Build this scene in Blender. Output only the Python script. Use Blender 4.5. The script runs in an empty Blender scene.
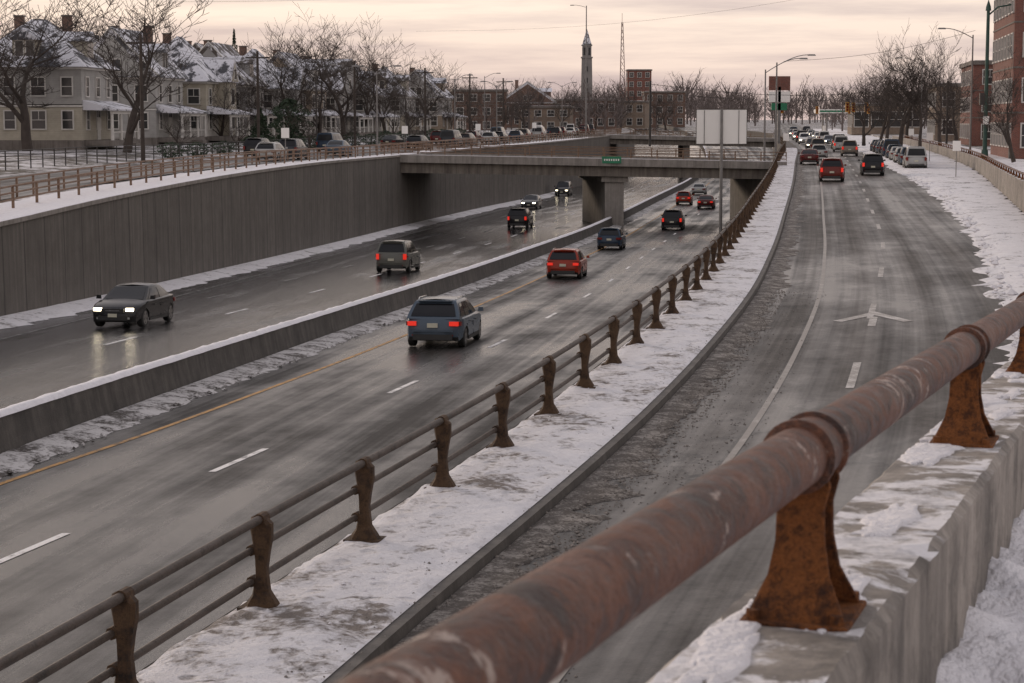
import bpy, math, random
from mathutils import Vector, Matrix, noise as mnoise
random.seed(7)
R_=random.random
def U(a,b): return random.uniform(a,b)
scene=bpy.context.scene
# ------------------------------------------------------------------ curves
def curve(p):
    xs=[a for a,b in p]; vs=[b for a,b in p]; n=len(p)
    d=[(vs[i+1]-vs[i])/(xs[i+1]-xs[i]) for i in range(n-1)]
    m=[d[0]]+[((d[i-1]*(xs[i+1]-xs[i])+d[i]*(xs[i]-xs[i-1]))/(xs[i+1]-xs[i-1])) for i in range(1,n-1)]+[d[-1]]
    def f(y):
        if y<=xs[0]: return vs[0]+m[0]*(y-xs[0])
        if y>=xs[-1]: return vs[-1]+m[-1]*(y-xs[-1])
        for i in range(n-1):
            if y<=xs[i+1]:
                h=xs[i+1]-xs[i]; t=(y-xs[i])/h
                return ((2*t**3-3*t*t+1)*vs[i]+(t**3-2*t*t+t)*h*m[i]+(-2*t**3+3*t*t)*vs[i+1]+(t**3-t*t)*h*m[i+1])
    return f
E=curve([(-30,-6.0),(0,-6.0),(40,-6.5),(60,-7.0),(80,-7.55),(100,-8.1),(125,-8.7),(150,-9.2),(180,-9.5),(220,-9.55),(330,-9.5),(480,-6.2),(620,-3.5),(760,-3.15),(1200,-3.1)])
S=curve([(-30,-5.5),(0,-5.45),(20,-5.4),(60,-5.2),(100,-5.0),(150,-4.6),(190,-4.25),(300,-4.0),(600,-3.4),(1200,-3.3)])
L=curve([(-30,-4.6),(40,-4.25),(71,-4.0),(84,-3.67),(102,-3.42),(130,-3.28),(171,-3.42),(220,-3.3),(300,-3.2),(600,-3.05),(1200,-3.0)])
M=curve([(-30,-19),(0,-15.1),(38,-9.9),(51,-8.1),(85,-3.5),(127,1.9),(165,7.2),(184,9.9),(236,17.7),(300,27),(400,39),(500,46),(620,50),(800,50),(1200,40)])
R=curve([(-30,-14.9),(0,-7.7),(17,-3.6),(21,-2.65),(27,-1.15),(33,.3),(39.4,1.72),(46.6,3.2),(57,5.2),(75,8.2),(103,12.5),(140,18.1),(184,24.5),(260,35.5),(359,47.5),(600,79),(1200,158)])
W=curve([(-30,-29),(0,-25.2),(71,-18.5),(84,-17.4),(102.5,-16.1),(130,-13.9),(150,-12.1),(171,-9.65),(200,-5),(236,2),(300,11.5),(400,23.5),(500,30.5),(620,34.5),(800,35),(1200,25)])
SRo=curve([(-30,8.8),(50,8.8),(60,9.0),(77,9.8),(103,10.6),(132,10.8),(166,10.3),(202,9.8),(600,10),(1200,10)])
def SR(y): return R(y)+SRo(y)
FW=curve([(-30,-10.86),(4.04,.65),(20,6.03),(40,12.8),(60,18.6),(80,22.3),(98,25.6),(130,31.8),(162,37.9),(200,44),(260,53),(600,98)])
FT=curve([(-30,.495),(4,-.975),(20,-1.665),(40,-2.47),(60,-2.97),(98,-3.22),(200,-3.07)])
SZ=curve([(-30,0.0),(4,-1.4),(20,-2.1),(40,-2.95),(60,-3.35),(98,-3.5),(200,-3.4),(600,-3.2),(1200,-3.1)])
def frange(a,b,s):
    o=[];y=a
    while y<b-1e-6: o.append(y); y+=s
    o.append(b); return o
def adaptive(a,b,k=.02,mn=.5):
    o=[];y=a
    while y<b: o.append(y); y+=max(mn,k*abs(y))
    o.append(b); return o
# ------------------------------------------------------------------ materials
class NT:
    def __init__(s,name):
        s.m=bpy.data.materials.new(name); s.m.use_nodes=True
        s.t=s.m.node_tree; s.n=s.t.nodes; s.l=s.t.links
        s.b=s.n['Principled BSDF']
    def add(s,ty,**k):
        nd=s.n.new(ty)
        for a,v in k.items(): setattr(nd,a,v)
        return nd
    def link(s,a,b): s.l.new(a,b)
    def coord(s,kind='Object',scale=(1,1,1),loc=(0,0,0)):
        if kind in('UVMap','N'):
            tc=s.add('ShaderNodeUVMap'); tc.uv_map=kind; o=tc.outputs[0]
        else:
            tc=s.add('ShaderNodeTexCoord'); o=tc.outputs[kind]
        mp=s.add('ShaderNodeMapping'); mp.inputs['Scale'].default_value=scale; mp.inputs['Location'].default_value=loc
        s.link(o,mp.inputs[0]); return mp.outputs[0]
    def noise(s,vec,scale,detail=4,rough=.55,dist=0):
        nd=s.add('ShaderNodeTexNoise'); nd.inputs['Scale'].default_value=scale; nd.inputs['Detail'].default_value=detail
        nd.inputs['Roughness'].default_value=rough; nd.inputs['Distortion'].default_value=dist
        s.link(vec,nd.inputs['Vector']); return nd.outputs['Fac']
    def ramp(s,fac,stops):
        nd=s.add('ShaderNodeValToRGB'); e=nd.color_ramp.elements
        while len(e)>2: e.remove(e[-1])
        def c(v): return (v,v,v,1) if not isinstance(v,(tuple,list)) else (*v,1)
        e[0].position=stops[0][0]; e[0].color=c(stops[0][1]); e[1].position=stops[-1][0]; e[1].color=c(stops[-1][1])
        for p,v in stops[1:-1]:
            q=e.new(p); q.color=c(v)
        s.link(fac,nd.inputs[0]); return nd.outputs[0]
    def mix(s,fac,a,b,mode='MIX'):
        nd=s.add('ShaderNodeMix',data_type='RGBA',blend_type=mode)
        for i,v in ((0,fac),(6,a),(7,b)):
            if isinstance(v,(int,float)): 
                if i==0: nd.inputs[i].default_value=v
                else: nd.inputs[i].default_value=(v,v,v,1)
            elif isinstance(v,(tuple,list)): nd.inputs[i].default_value=(*v,1)
            else: s.link(v,nd.inputs[i])
        return nd.outputs[2]
    def math(s,op,a,b=0,c=0):
        nd=s.add('ShaderNodeMath',operation=op)
        for i,v in enumerate((a,b,c)):
            if isinstance(v,(int,float)): nd.inputs[i].default_value=v
            else: s.link(v,nd.inputs[i])
        return nd.outputs[0]
    def sep(s,vec):
        nd=s.add('ShaderNodeSeparateXYZ'); s.link(vec,nd.inputs[0]); return nd.outputs
    def bump(s,h,strength=.3,dist=.02):
        nd=s.add('ShaderNodeBump'); nd.inputs['Strength'].default_value=strength; nd.inputs['Distance'].default_value=dist
        s.link(h,nd.inputs['Height']); s.link(nd.outputs[0],s.b.inputs['Normal'])
    def col(s,c):
        if isinstance(c,(tuple,list)): s.b.inputs['Base Color'].default_value=(*c,1)
        else: s.link(c,s.b.inputs['Base Color'])
    def rough(s,r):
        if isinstance(r,(int,float)): s.b.inputs['Roughness'].default_value=r
        else: s.link(r,s.b.inputs['Roughness'])
def pm(name,c1,c2=None,scale=3,rough=.7,bump=0,metal=0,detail=3,stretch=(1,1,1),emit=0,spec=None,bd=.02):
    t=NT(name)
    if c2 is None: c2=tuple(x*.75 for x in c1)
    v=t.coord('Object',stretch); n=t.noise(v,scale,detail)
    t.col(t.ramp(n,[(.3,c1),(.7,c2)])); t.rough(rough); t.b.inputs['Metallic'].default_value=metal
    if bump: t.bump(n,bump,bd)
    if emit:
        t.b.inputs['Emission Color'].default_value=(*c1,1); t.b.inputs['Emission Strength'].default_value=emit
    if spec is not None: t.b.inputs['Specular IOR Level'].default_value=spec
    return t.m
def asphalt(name,dark,light,wet0,wet1,phase=0,serv=False,wetbias=0,spec=(.12,.6),rng=(.54,.92),joint=3.6):
    t=NT(name)
    uv=t.coord('UVMap'); 
    g=t.noise(t.coord('Object'),35,2,.7)
    g2=t.noise(t.coord('Object',(1,1,1),(4,4,0)),5,5,.75)
    st=t.noise(t.coord('UVMap',(1.5,.012,1)),1.0,4,.62)
    st2=t.noise(t.coord('UVMap',(6,.025,1),(7,3,0)),1.0,3,.65)
    big=t.noise(t.coord('UVMap',(.22,.06,1),(3,9,0)),1.0,5,.62)
    blot=t.noise(t.coord('UVMap',(.8,.5,1),(1,2,0)),1.0,6,.72)
    u=t.sep(uv)[0]
    tr=t.math('COSINE',t.math('MULTIPLY',t.math('SUBTRACT',u,phase),2*math.pi/1.8))
    tr=t.math('MULTIPLY_ADD',tr,.5,.5)
    a=t.math('MULTIPLY_ADD',st,.6,t.math('MULTIPLY',st2,.3))
    a=t.math('ADD',a,t.math('MULTIPLY',blot,.2))
    a=t.math('ADD',a,t.math('MULTIPLY',g2,.3))
    a=t.math('ADD',a,t.math('MULTIPLY',tr,-.09))
    a=t.math('ADD',a,t.math('MULTIPLY',big,.2))
    c=t.ramp(a,[(rng[0],dark),(rng[1],light)])
    c=t.mix(.6,c,t.ramp(g,[(.3,.35),(.7,1.0)]),'MULTIPLY')
    fj=t.math('FRACT',t.math('MULTIPLY',t.math('ADD',u,t.math('MULTIPLY',blot,.05)),1/joint))
    c=t.mix(.5,c,t.ramp(fj,[(.0,1.0),(.49,1.0),(.5,.35),(.51,1.0)]),'MULTIPLY')
    un=t.sep(t.coord('N'))[0]
    if serv:
        vo=t.add('ShaderNodeTexVoronoi',feature='DISTANCE_TO_EDGE'); vo.inputs['Scale'].default_value=.33
        vv=t.add('ShaderNodeVectorMath',operation='ADD'); t.link(t.coord('UVMap',(1,.45,1)),vv.inputs[0])
        cx=t.add('ShaderNodeCombineXYZ'); t.link(t.math('MULTIPLY',blot,2.2),cx.inputs[0]); t.link(t.math('MULTIPLY',blot,1.5),cx.inputs[1])
        t.link(cx.outputs[0],vv.inputs[1]); t.link(vv.outputs[0],vo.inputs['Vector'])
        k=t.ramp(vo.outputs['Distance'],[(.004,.2),(.024,1)])
        km=t.ramp(big,[(.46,1.0),(.58,0.0)])
        c=t.mix(.85,c,t.mix(km,k,1.0),'MULTIPLY')
        pot=t.ramp(t.noise(t.coord('UVMap',(.5,.25,1),(5,5,0)),1,7,.75),[(.56,1.0),(.66,.45)])
        c=t.mix(.7,c,pot,'MULTIPLY')
        ed=t.math('ADD',un,t.math('MULTIPLY',t.math('SUBTRACT',blot,.5),.4))
        c=t.mix(1.0,c,t.ramp(ed,[(0,.3),(.1,.4),(.2,.85),(.3,1.0),(.84,1.0),(.96,.35)]),'MULTIPLY')
    t.col(c)
    r=t.math('ADD',t.math('MULTIPLY',big,-1.1),t.math('MULTIPLY',tr,-.12))
    r=t.math('ADD',r,t.math('MULTIPLY',st,-.6))
    r=t.math('ADD',r,t.math('MULTIPLY',blot,-.3))
    r=t.math('ADD',r,1.52-wetbias)
    r=t.math('ADD',r,t.math('MULTIPLY',g,.15))
    def mrange(a0,a1):
        mr=t.add('ShaderNodeMapRange'); t.link(r,mr.inputs[0]); mr.inputs[1].default_value=.36; mr.inputs[2].default_value=.72
        mr.inputs[3].default_value=a0; mr.inputs[4].default_value=a1; return mr.outputs[0]
    t.rough(mrange(wet0,wet1)); t.bump(t.math('ADD',g,t.math('MULTIPLY',g2,.6)),.4,.012)
    t.link(mrange(spec[1],spec[0]),t.b.inputs['Specular IOR Level'])
    return t.m
def snow_mat(name,c1,dirt,amount,scale=1.0,bump=.5,foot=0,edge=0):
    t=NT(name)
    v=t.coord('Object')
    n1=t.noise(v,.9*scale,6,.68,.3); n2=t.noise(v,7*scale,4,.65); n3=t.noise(v,38*scale,2,.6)
    a=t.math('ADD',t.math('MULTIPLY',n1,.6),t.math('MULTIPLY',n2,.4))
    if edge:
        un=t.sep(t.coord('N'))[0]
        a=t.math('SUBTRACT',a,t.math('MULTIPLY',t.ramp(un,[(0,1.0),(.22,.3),(.45,0.0),(.85,.1),(1.0,1.0)]),edge))
    lo=.28+.3*amount
    m=t.ramp(a,[(lo,1.0),(lo+.1,0.0)])
    c=t.mix(t.ramp(n2,[(.35,0.0),(.7,1.0)]),c1,tuple(x*.86 for x in c1))
    d=t.mix(n3,dirt,tuple(x*.4 for x in dirt))
    h=t.math('ADD',t.math('MULTIPLY',n2,1.0),t.math('MULTIPLY',n3,.35))
    if foot:
        vo=t.add('ShaderNodeTexVoronoi',feature='SMOOTH_F1'); vo.inputs['Scale'].default_value=2.2; t.link(v,vo.inputs['Vector'])
        fm=t.ramp(vo.outputs['Distance'],[(.1,0.0),(.26,1.0)])
        h=t.math('ADD',h,t.math('MULTIPLY',fm,foot)); c=t.mix(.3*foot,c,t.ramp(fm,[(0,.55),(1,1.0)]),'MULTIPLY')
    t.col(t.mix(m,c,d)); t.rough(.75)
    t.bump(h,bump,.06)
    t.b.inputs['Specular IOR Level'].default_value=.25
    return t.m
mat={}
mat['exp_r']=asphalt('expressway_asphalt',(.014,.013,.0125),(.085,.077,.07),.2,.6,phase=.4,wetbias=.03,spec=(.12,.55),rng=(.62,1.0))
mat['exp_l']=asphalt('expressway_asphalt_wet',(.011,.0105,.0105),(.042,.038,.036),.1,.45,phase=.2,wetbias=.16,spec=(.15,.62),rng=(.62,1.0))
mat['serv']=asphalt('service_road_asphalt',(.13,.117,.105),(.5,.45,.4),.34,.7,phase=.5,serv=True,spec=(.2,.5),rng=(.58,.9))
mat['street']=asphalt('street_asphalt',(.05,.047,.045),(.13,.12,.115),.35,.7,phase=0)
mat['snow']=snow_mat('snow',(.76,.74,.755),(.26,.225,.2),.24,foot=1.0,bump=.9,edge=.05)
mat['snow_clean']=snow_mat('snow_fresh',(.79,.77,.79),(.4,.38,.36),.04,bump=.7)
mat['slush']=snow_mat('dirty_snow',(.55,.53,.52),(.11,.096,.086),.5,scale=1.5)
mat['verge']=snow_mat('verge_snow',(.75,.73,.74),(.17,.145,.125),.28,scale=.7,foot=.4,bump=.7)
mat['dirt']=snow_mat('roadside_grit',(.36,.33,.3),(.15,.13,.115),.66,scale=3,bump=.9)
mat['ground']=snow_mat('ground_snow_grass',(.64,.62,.63),(.09,.075,.055),.6,scale=.25,bump=.3)
def paint(name,c,base,wear):
    t=NT(name); v=t.coord('Object'); n=t.noise(v,2.2,7,.75,.2); n2=t.noise(v,25,2)
    a=t.math('ADD',t.math('MULTIPLY',n,.75),t.math('MULTIPLY',n2,.25))
    t.col(t.mix(t.ramp(a,[(wear-.06,1.0),(wear+.08,0.0)]),c,base)); t.rough(.5); t.b.inputs['Specular IOR Level'].default_value=.2; return t.m
mat['line']=paint('white_road_paint',(.74,.72,.7),(.045,.042,.04),.42)
mat['line_faint']=paint('faded_white_road_paint',(.34,.33,.31),(.045,.042,.04),.5)
mat['line_old']=paint('worn_white_road_paint',(.56,.53,.5),(.27,.245,.22),.52)
mat['line_gone']=paint('worn_edge_paint',(.46,.43,.4),(.27,.245,.22),.58)
mat['yellow']=paint('yellow_road_paint',(.46,.24,.06),(.06,.05,.04),.45)
def concrete(name,c1,c2,panel=0,stain=.6,rough=.85,dust=0):
    t=NT(name); v=t.coord('Object'); n=t.noise(v,1.1,6,.7); n2=t.noise(v,30,3,.6)
    sv=t.noise(t.coord('Object',(2.5,2.5,.12)),1.3,4,.65)
    c=t.ramp(n,[(.3,c1),(.72,c2)])
    c=t.mix(stain,c,t.ramp(sv,[(.35,.45),(.62,1.0)]),'MULTIPLY')
    c=t.mix(.35,c,t.ramp(n2,[(.3,.55),(.7,1.0)]),'MULTIPLY')
    if panel:
        vv=t.sep(t.coord('UVMap'))[1]
        fr=t.math('FRACT',t.math('MULTIPLY',vv,1/panel))
        ln=t.ramp(fr,[(.0,.15),(.035,1.0),(.96,1.0),(1.0,.15)])
        c=t.mix(.8,c,ln,'MULTIPLY')
        un=t.sep(t.coord('N'))[0]
        un2=t.math('ADD',un,t.math('MULTIPLY',t.math('SUBTRACT',n,.5),.6))
        un2=t.math('ADD',un2,t.math('MULTIPLY',t.math('SUBTRACT',sv,.5),.5))
        c=t.mix(.85,c,t.ramp(un2,[(0.0,.28),(.25,.45),(.38,.88),(.9,1.0),(1.0,.75)]),'MULTIPLY')
        wn=t.add('ShaderNodeTexWhiteNoise',noise_dimensions='1D'); t.link(t.math('FLOOR',t.math('MULTIPLY',vv,1/panel)),wn.inputs['W'])
        c=t.mix(.6,c,t.ramp(wn.outputs[0],[(0,.72),(1,1.0)]),'MULTIPLY')
    if dust:
        ge=t.add('ShaderNodeNewGeometry'); nzv=t.sep(ge.outputs['Normal'])[2]
        dn=t.noise(t.coord('Object',(1,1,1),(3,3,0)),3.2,8,.72,.3)
        dm=t.ramp(dn,[(.48,0.0),(.55,1.0)])
        dm=t.math('MULTIPLY',dm,t.ramp(nzv,[(.75,0.0),(.93,1.0)]))
        c=t.mix(dm,c,(.74,.72,.73))
        gr=t.ramp(t.noise(t.coord('Object',(1,1,1),(1,8,0)),5,6,.7),[(.5,1.0),(.62,.4)]); c=t.mix(.6,c,gr,'MULTIPLY')
    t.col(c); t.rough(rough); t.bump(t.math('ADD',n2,t.math('MULTIPLY',n,.8)),.6,.014); return t.m
mat['rwall']=concrete('retaining_wall_concrete',(.33,.29,.25),(.46,.415,.365),panel=2.4,stain=.6)
mat['conc']=concrete('concrete',(.24,.215,.19),(.36,.33,.3))
mat['conc_dark']=concrete('dark_concrete',(.1,.09,.08),(.17,.155,.14))
mat['barrier']=concrete('barrier_concrete',(.06,.054,.048),(.14,.125,.11),stain=.8)
mat['deck']=concrete('bridge_concrete',(.16,.135,.115),(.26,.23,.195),stain=.8)
mat['parapet']=concrete('weathered_parapet_concrete',(.25,.22,.19),(.47,.42,.37),stain=.95,dust=1)
def rust(name,cols,scale=1.0,flecks=0,rough=.75,metal=.1,spec=.35):
    t=NT(name); v=t.coord('Object'); n=t.noise(v,3.2*scale,8,.72,.5); n2=t.noise(v,22*scale,6,.75); n3=t.noise(v,110*scale,2,.6)
    a=t.math('ADD',t.math('MULTIPLY',n,.55),t.math('MULTIPLY',n2,.45))
    c=t.ramp(a,[(.38,cols[0]),(.47,cols[1]),(.54,cols[2]),(.63,cols[3])])
    c=t.mix(.6,c,t.ramp(n3,[(.3,.4),(.7,1.0)]),'MULTIPLY')
    if flecks:
        fl=t.noise(t.coord('Object',(1,1,1),(9,3,5)),5*scale,9,.75,.9)
        m=t.ramp(fl,[(.585,0.0),(.615,1.0)])
        c=t.mix(t.math('MULTIPLY',m,flecks),c,(.42,.34,.29))
        fd=t.noise(t.coord('Object',(1,1,1),(1,13,5)),4*scale,9,.75,.6)
        c=t.mix(t.ramp(fd,[(.53,0.0),(.59,.85)]),c,(.026,.015,.012))
    t.col(c); t.rough(t.ramp(n2,[(.3,rough-.2),(.7,rough+.12)]))
    t.bump(t.math('ADD',n2,t.math('MULTIPLY',n3,.5)),1.0,.01); t.b.inputs['Metallic'].default_value=metal
    t.b.inputs['Specular IOR Level'].default_value=spec
    return t.m
mat['rust_pipe']=rust('rusty_pipe',[(.028,.013,.009),(.095,.037,.021),(.175,.068,.035),(.095,.047,.034)],1.0,.8,.58,spec=.4)
mat['rust_post']=rust('rusty_bracket',[(.028,.011,.007),(.12,.042,.013),(.28,.1,.028),(.075,.03,.014)],1.6,0,.85)
mat['rust_far']=rust('weathered_rail_steel',[(.035,.027,.023),(.085,.066,.053),(.12,.093,.077),(.06,.048,.042)],.5,0,.65)
mat['rust_far_post']=rust('weathered_post_iron',[(.02,.013,.009),(.07,.04,.023),(.12,.07,.037),(.04,.028,.02)],.8,0,.8)
mat['rust_light']=rust('brown_painted_rail',[(.12,.07,.045),(.22,.14,.095),(.27,.18,.125),(.19,.13,.1)],.3,0,.75)
mat['steel']=pm('galvanised_steel',(.26,.25,.24),(.18,.17,.165),2,.5,metal=.4)
mat['dark_steel']=pm('dark_steel',(.06,.055,.05),(.035,.03,.03),2,.55,metal=.3)
mat['green_steel']=pm('green_painted_steel',(.03,.085,.065),(.02,.05,.04),2,.5)
mat['signback']=pm('sign_panel_back',(.88,.86,.82),(.82,.8,.76),.6,.5)
mat['green_sign']=pm('green_sign',(.02,.2,.1),(.015,.16,.08),1,.4)
mat['bark']=pm('bark',(.07,.055,.046),(.04,.031,.026),3,.9)
mat['twig']=pm('twigs',(.11,.083,.07),(.065,.05,.042),1,.9)
mat['hazed_twig']=pm('hazed_distant_twigs',(.17,.14,.13),(.11,.09,.083),.05,.95)  # aerial haze painted into the colour: lighter and greyer than the near twigs
mat['evergreen']=pm('evergreen_foliage',(.022,.04,.022),(.045,.065,.035),1.5,.9)
mat['stone']=pm('gravel_stone',(.28,.25,.225),(.1,.09,.08),20,.85)
# ------------------------------------------------------------------ mesh builder
class MB:
    def __init__(s): s.p={}
    def part(s,name,m):
        if name not in s.p: s.p[name]=([],[],m)
        return s.p[name]
    def faces(s,name,m,vs,fs):
        P=s.part(name,m); o=len(P[0]); P[0].extend([tuple(v) for v in vs]); P[1].extend([tuple(i+o for i in f) for f in fs])
    def box(s,name,m,c,sz,rz=0,taper=1):
        cx,cy,cz=c; a,b,h=sz[0]/2,sz[1]/2,sz[2]/2; vs=[]
        for z,k in((-h,1),(h,taper)):
            for x,y in((-a,-b),(a,-b),(a,b),(-a,b)):
                x*=k;y*=k
                X=x*math.cos(rz)-y*math.sin(rz); Y=x*math.sin(rz)+y*math.cos(rz)
                vs.append((cx+X,cy+Y,cz+z))
        s.faces(name,m,vs,[(3,2,1,0),(4,5,6,7),(0,1,5,4),(1,2,6,5),(2,3,7,6),(3,0,4,7)])
    def quad(s,name,m,*v): s.faces(name,m,v,[tuple(range(len(v)))])
    def prism(s,name,m,poly,axis,a,b):
        def P(p,t):
            return {'x':(t,p[0],p[1]),'y':(p[0],t,p[1]),'z':(p[0],p[1],t)}[axis]
        n=len(poly); vs=[P(p,a) for p in poly]+[P(p,b) for p in poly]
        fs=[tuple(range(n))[::-1],tuple(range(n,2*n))]+[(i,(i+1)%n,n+(i+1)%n,n+i) for i in range(n)]
        s.faces(name,m,vs,fs)
    def tube(s,name,m,pts,rad,n=8,cap=True):
        if not isinstance(rad,(list,tuple)): rad=[rad]*len(pts)
        pts=[Vector(p) for p in pts]; vs=[]; fs=[]
        for i,p in enumerate(pts):
            d=(pts[min(i+1,len(pts)-1)]-pts[max(i-1,0)]).normalized()
            up=Vector((0,0,1)) if abs(d.z)<.9 else Vector((1,0,0))
            a=d.cross(up).normalized(); b=d.cross(a)
            for k in range(n):
                t=2*math.pi*k/n; vs.append(p+a*math.cos(t)*rad[i]+b*math.sin(t)*rad[i])
        for i in range(len(pts)-1):
            for k in range(n):
                fs.append((i*n+k,i*n+(k+1)%n,(i+1)*n+(k+1)%n,(i+1)*n+k))
        if cap: fs.append(tuple(range(n))[::-1]); fs.append(tuple((len(pts)-1)*n+k for k in range(n)))
        s.faces(name,m,vs,fs)
    def data(s,name):
        vs=[];fs=[];mi=[];ms=[]
        for k,(v,f,m) in s.p.items():
            o=len(vs); vs+=v; fs+=[tuple(i+o for i in q) for q in f]
            if m not in ms: ms.append(m)
            mi+=[ms.index(m)]*len(f)
        me=bpy.data.meshes.new(name); me.from_pydata(vs,[],fs); me.update()
        for m in ms: me.materials.append(m)
        me.polygons.foreach_set('material_index',mi)
        return me
    def single(s,name,loc=(0,0,0),rz=0,smooth=None):
        return put(name,s.data(name),loc,rz,smooth)
    def group(s,name,loc=(0,0,0),rz=0):
        e=bpy.data.objects.new(name,None); scene.collection.objects.link(e); e.location=loc; e.rotation_euler=(0,0,rz)
        for k,(v,f,m) in s.p.items():
            me=bpy.data.meshes.new(k); me.from_pydata(v,[],f); me.materials.append(m); me.update()
            o=bpy.data.objects.new(k,me); scene.collection.objects.link(o); o.parent=e
        return e
def put(name,me,loc=(0,0,0),rz=0,smooth=None,sc=1):
    o=bpy.data.objects.new(name,me); scene.collection.objects.link(o); o.location=loc; o.rotation_euler=(0,0,rz); o.scale=(sc,)*3 if not isinstance(sc,tuple) else sc
    if smooth is not None:
        me.polygons.foreach_set('use_smooth',[True]*len(me.polygons))
        me.set_sharp_from_angle(angle=math.radians(smooth))
    return o
def nz(x,y,z=0): return mnoise.noise(Vector((x,y,z)))
def loft(name,m,ys,cols,sub=1,disp=0,dscale=1.0,jit=0,smooth=True,dfine=0,jl=1):
    verts=[];faces=[];uv=[];uvn=[]
    nc=(len(cols)-1)*sub+1
    for y in ys:
        c=[(fx(y),fz(y)) for fx,fz in cols]
        acc=0; row=[]
        for i in range(len(c)-1):
            seg=math.hypot(c[i+1][0]-c[i][0],c[i+1][1]-c[i][1])
            for k in range(sub):
                t=k/sub; row.append((c[i][0]+(c[i+1][0]-c[i][0])*t,c[i][1]+(c[i+1][1]-c[i][1])*t,acc+seg*t))
            acc+=seg
        row.append((c[-1][0],c[-1][1],acc))
        if jit:
            j0=jit*(nz(row[-1][0]*.9,y*.9,3)+.6*nz(row[-1][0]*3,y*3,1)); j1=jit*(nz(row[0][0]*.9,y*.9,13)+.6*nz(row[0][0]*3,y*3,11))*jl
        for j,(x,z,u) in enumerate(row):
            e=1.0 if 0<j<nc-1 else 0.0
            t=j/(nc-1)
            if jit: x+=j0*t*t+j1*(1-t)**2
            if disp: z+=(disp*(nz(x*dscale,y*dscale)+.5*nz(x*dscale*2.7,y*dscale*2.7,5)+.4)+dfine*nz(x*9,y*9,2))*e
            verts.append((x,y,z)); uv.append((u,y)); uvn.append((j/(nc-1),y))
    for i in range(len(ys)-1):
        for j in range(nc-1):
            a=i*nc+j; faces.append((a,a+1,a+nc+1,a+nc))
    me=bpy.data.meshes.new(name); me.from_pydata(verts,[],faces); me.update()
    u1=me.uv_layers.new(name='UVMap'); u2=me.uv_layers.new(name='N')
    for lp in me.loops:
        u1.data[lp.index].uv=uv[lp.vertex_index]; u2.data[lp.index].uv=uvn[lp.vertex_index]
    me.materials.append(m)
    if smooth: me.polygons.foreach_set('use_smooth',[True]*len(me.polygons))
    o=bpy.data.objects.new(name,me); scene.collection.objects.link(o); return o
def off(f,d): return lambda y: f(y)+d
# ------------------------------------------------------------------ terrain
def ex_r(y): 
    return min(R(y)-.38, M(y)+16)
Yg=adaptive(-25,3000,.03,2.0)
K=-.06
gcols=[(lambda y:-2500,lambda y:-3.2),(off(W,-110),lambda y:-2.9),(off(W,-24),lambda y:L(y)+.55+K),(off(W,-14.5),off(L,K)),(off(W,-.32),off(L,K)),
 (off(W,-.25),off(E,K)),(ex_r,off(E,K)),(lambda y:ex_r(y)+.05,off(S,K-.1)),(off(R,1.8),off(S,K)),(off(SR,0),off(S,K)),
 (lambda y:max(FW(y)-.05,SR(y)+.2),off(S,K)),(lambda y:max(FW(y)+.02,SR(y)+.27),off(SZ,K-.03)),(lambda y:max(FW(y),SR(y))+60,lambda y:SZ(y)+.2+K),(lambda y:2500,lambda y:-3.2)]
loft('ground',mat['ground'],Yg,gcols,smooth=False)
Yr=adaptive(-25,1200,.012,1.0)
loft('expressway_road',mat['exp_r'],Yr,[(off(M,.3),E),(lambda y:ex_r(y)-.02,E)],sub=2)
loft('expressway_road',mat['exp_l'],Yr,[(off(W,.02),E),(off(M,-.3),E)],sub=2)
loft('service_road',mat['serv'],Yr,[(off(R,1.72),S),(SR,S)],sub=4)
loft('residential_street',mat['street'],adaptive(-25,900,.02,2),[(off(W,-14),off(L,.0)),(off(W,-5.5),off(L,.0))])
Yn=adaptive(4,260,.006,.12)
loft('kerb',mat['conc_dark'],adaptive(4,600,.01,.5),[(off(R,-.36),off(S,-.3)),(off(R,-.36),off(S,.12)),(off(R,-.1),off(S,.12)),(off(R,-.05),off(S,.02)),(off(R,1.42),off(S,.02)),(off(R,1.5),off(S,.14)),(off(R,1.68),off(S,.14)),(off(R,1.7),off(S,-.03))],smooth=False)
loft('snow_verge',mat['snow'],Yn,[(off(R,-.34),off(S,.125)),(off(R,-.15),off(S,.18)),(off(R,.9),off(S,.19)),(off(R,1.54),off(S,.15))],sub=7,disp=.045,dscale=1.6,dfine=.025)
loft('roadside_grit',mat['dirt'],Yn,[(off(R,1.71),off(S,.03)),(off(R,2.0),off(S,.035)),(off(R,2.35),off(S,.004))],sub=5,disp=.02,dscale=3,jit=.6,jl=0)
loft('median_snow',mat['slush'],Yn,[(off(M,.3),off(E,.12)),(off(M,.7),off(E,.07)),(off(M,1.15),off(E,.006))],sub=4,disp=.03,dscale=2,jit=.3,jl=0)
loft('wall_foot_snow',mat['verge'],adaptive(20,260,.008,.3),[(off(W,.0),off(E,.2)),(off(W,.6),off(E,.13)),(off(W,1.4),off(E,.006))],sub=4,disp=.05,dscale=1.2,jit=.6,jl=0)
loft('verge_snow',mat['verge'],adaptive(20,600,.008,.3),[(off(SR,-.25),off(S,.006)),(off(SR,.1),off(S,.03)),(off(SR,.6),off(S,.14)),(lambda y:max(FW(y)-.16,SR(y)+.8),off(S,.2))],sub=4,disp=.08,dscale=.9,jit=.6)
loft('wall_top_snow',mat['snow_clean'],adaptive(-5,300,.01,.4),[(off(W,-4.6),off(L,.02)),(off(W,-3.4),off(L,.12)),(off(W,-.36),off(L,.22))],sub=3,disp=.06,dscale=.8,jit=.3,jl=1)
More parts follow.
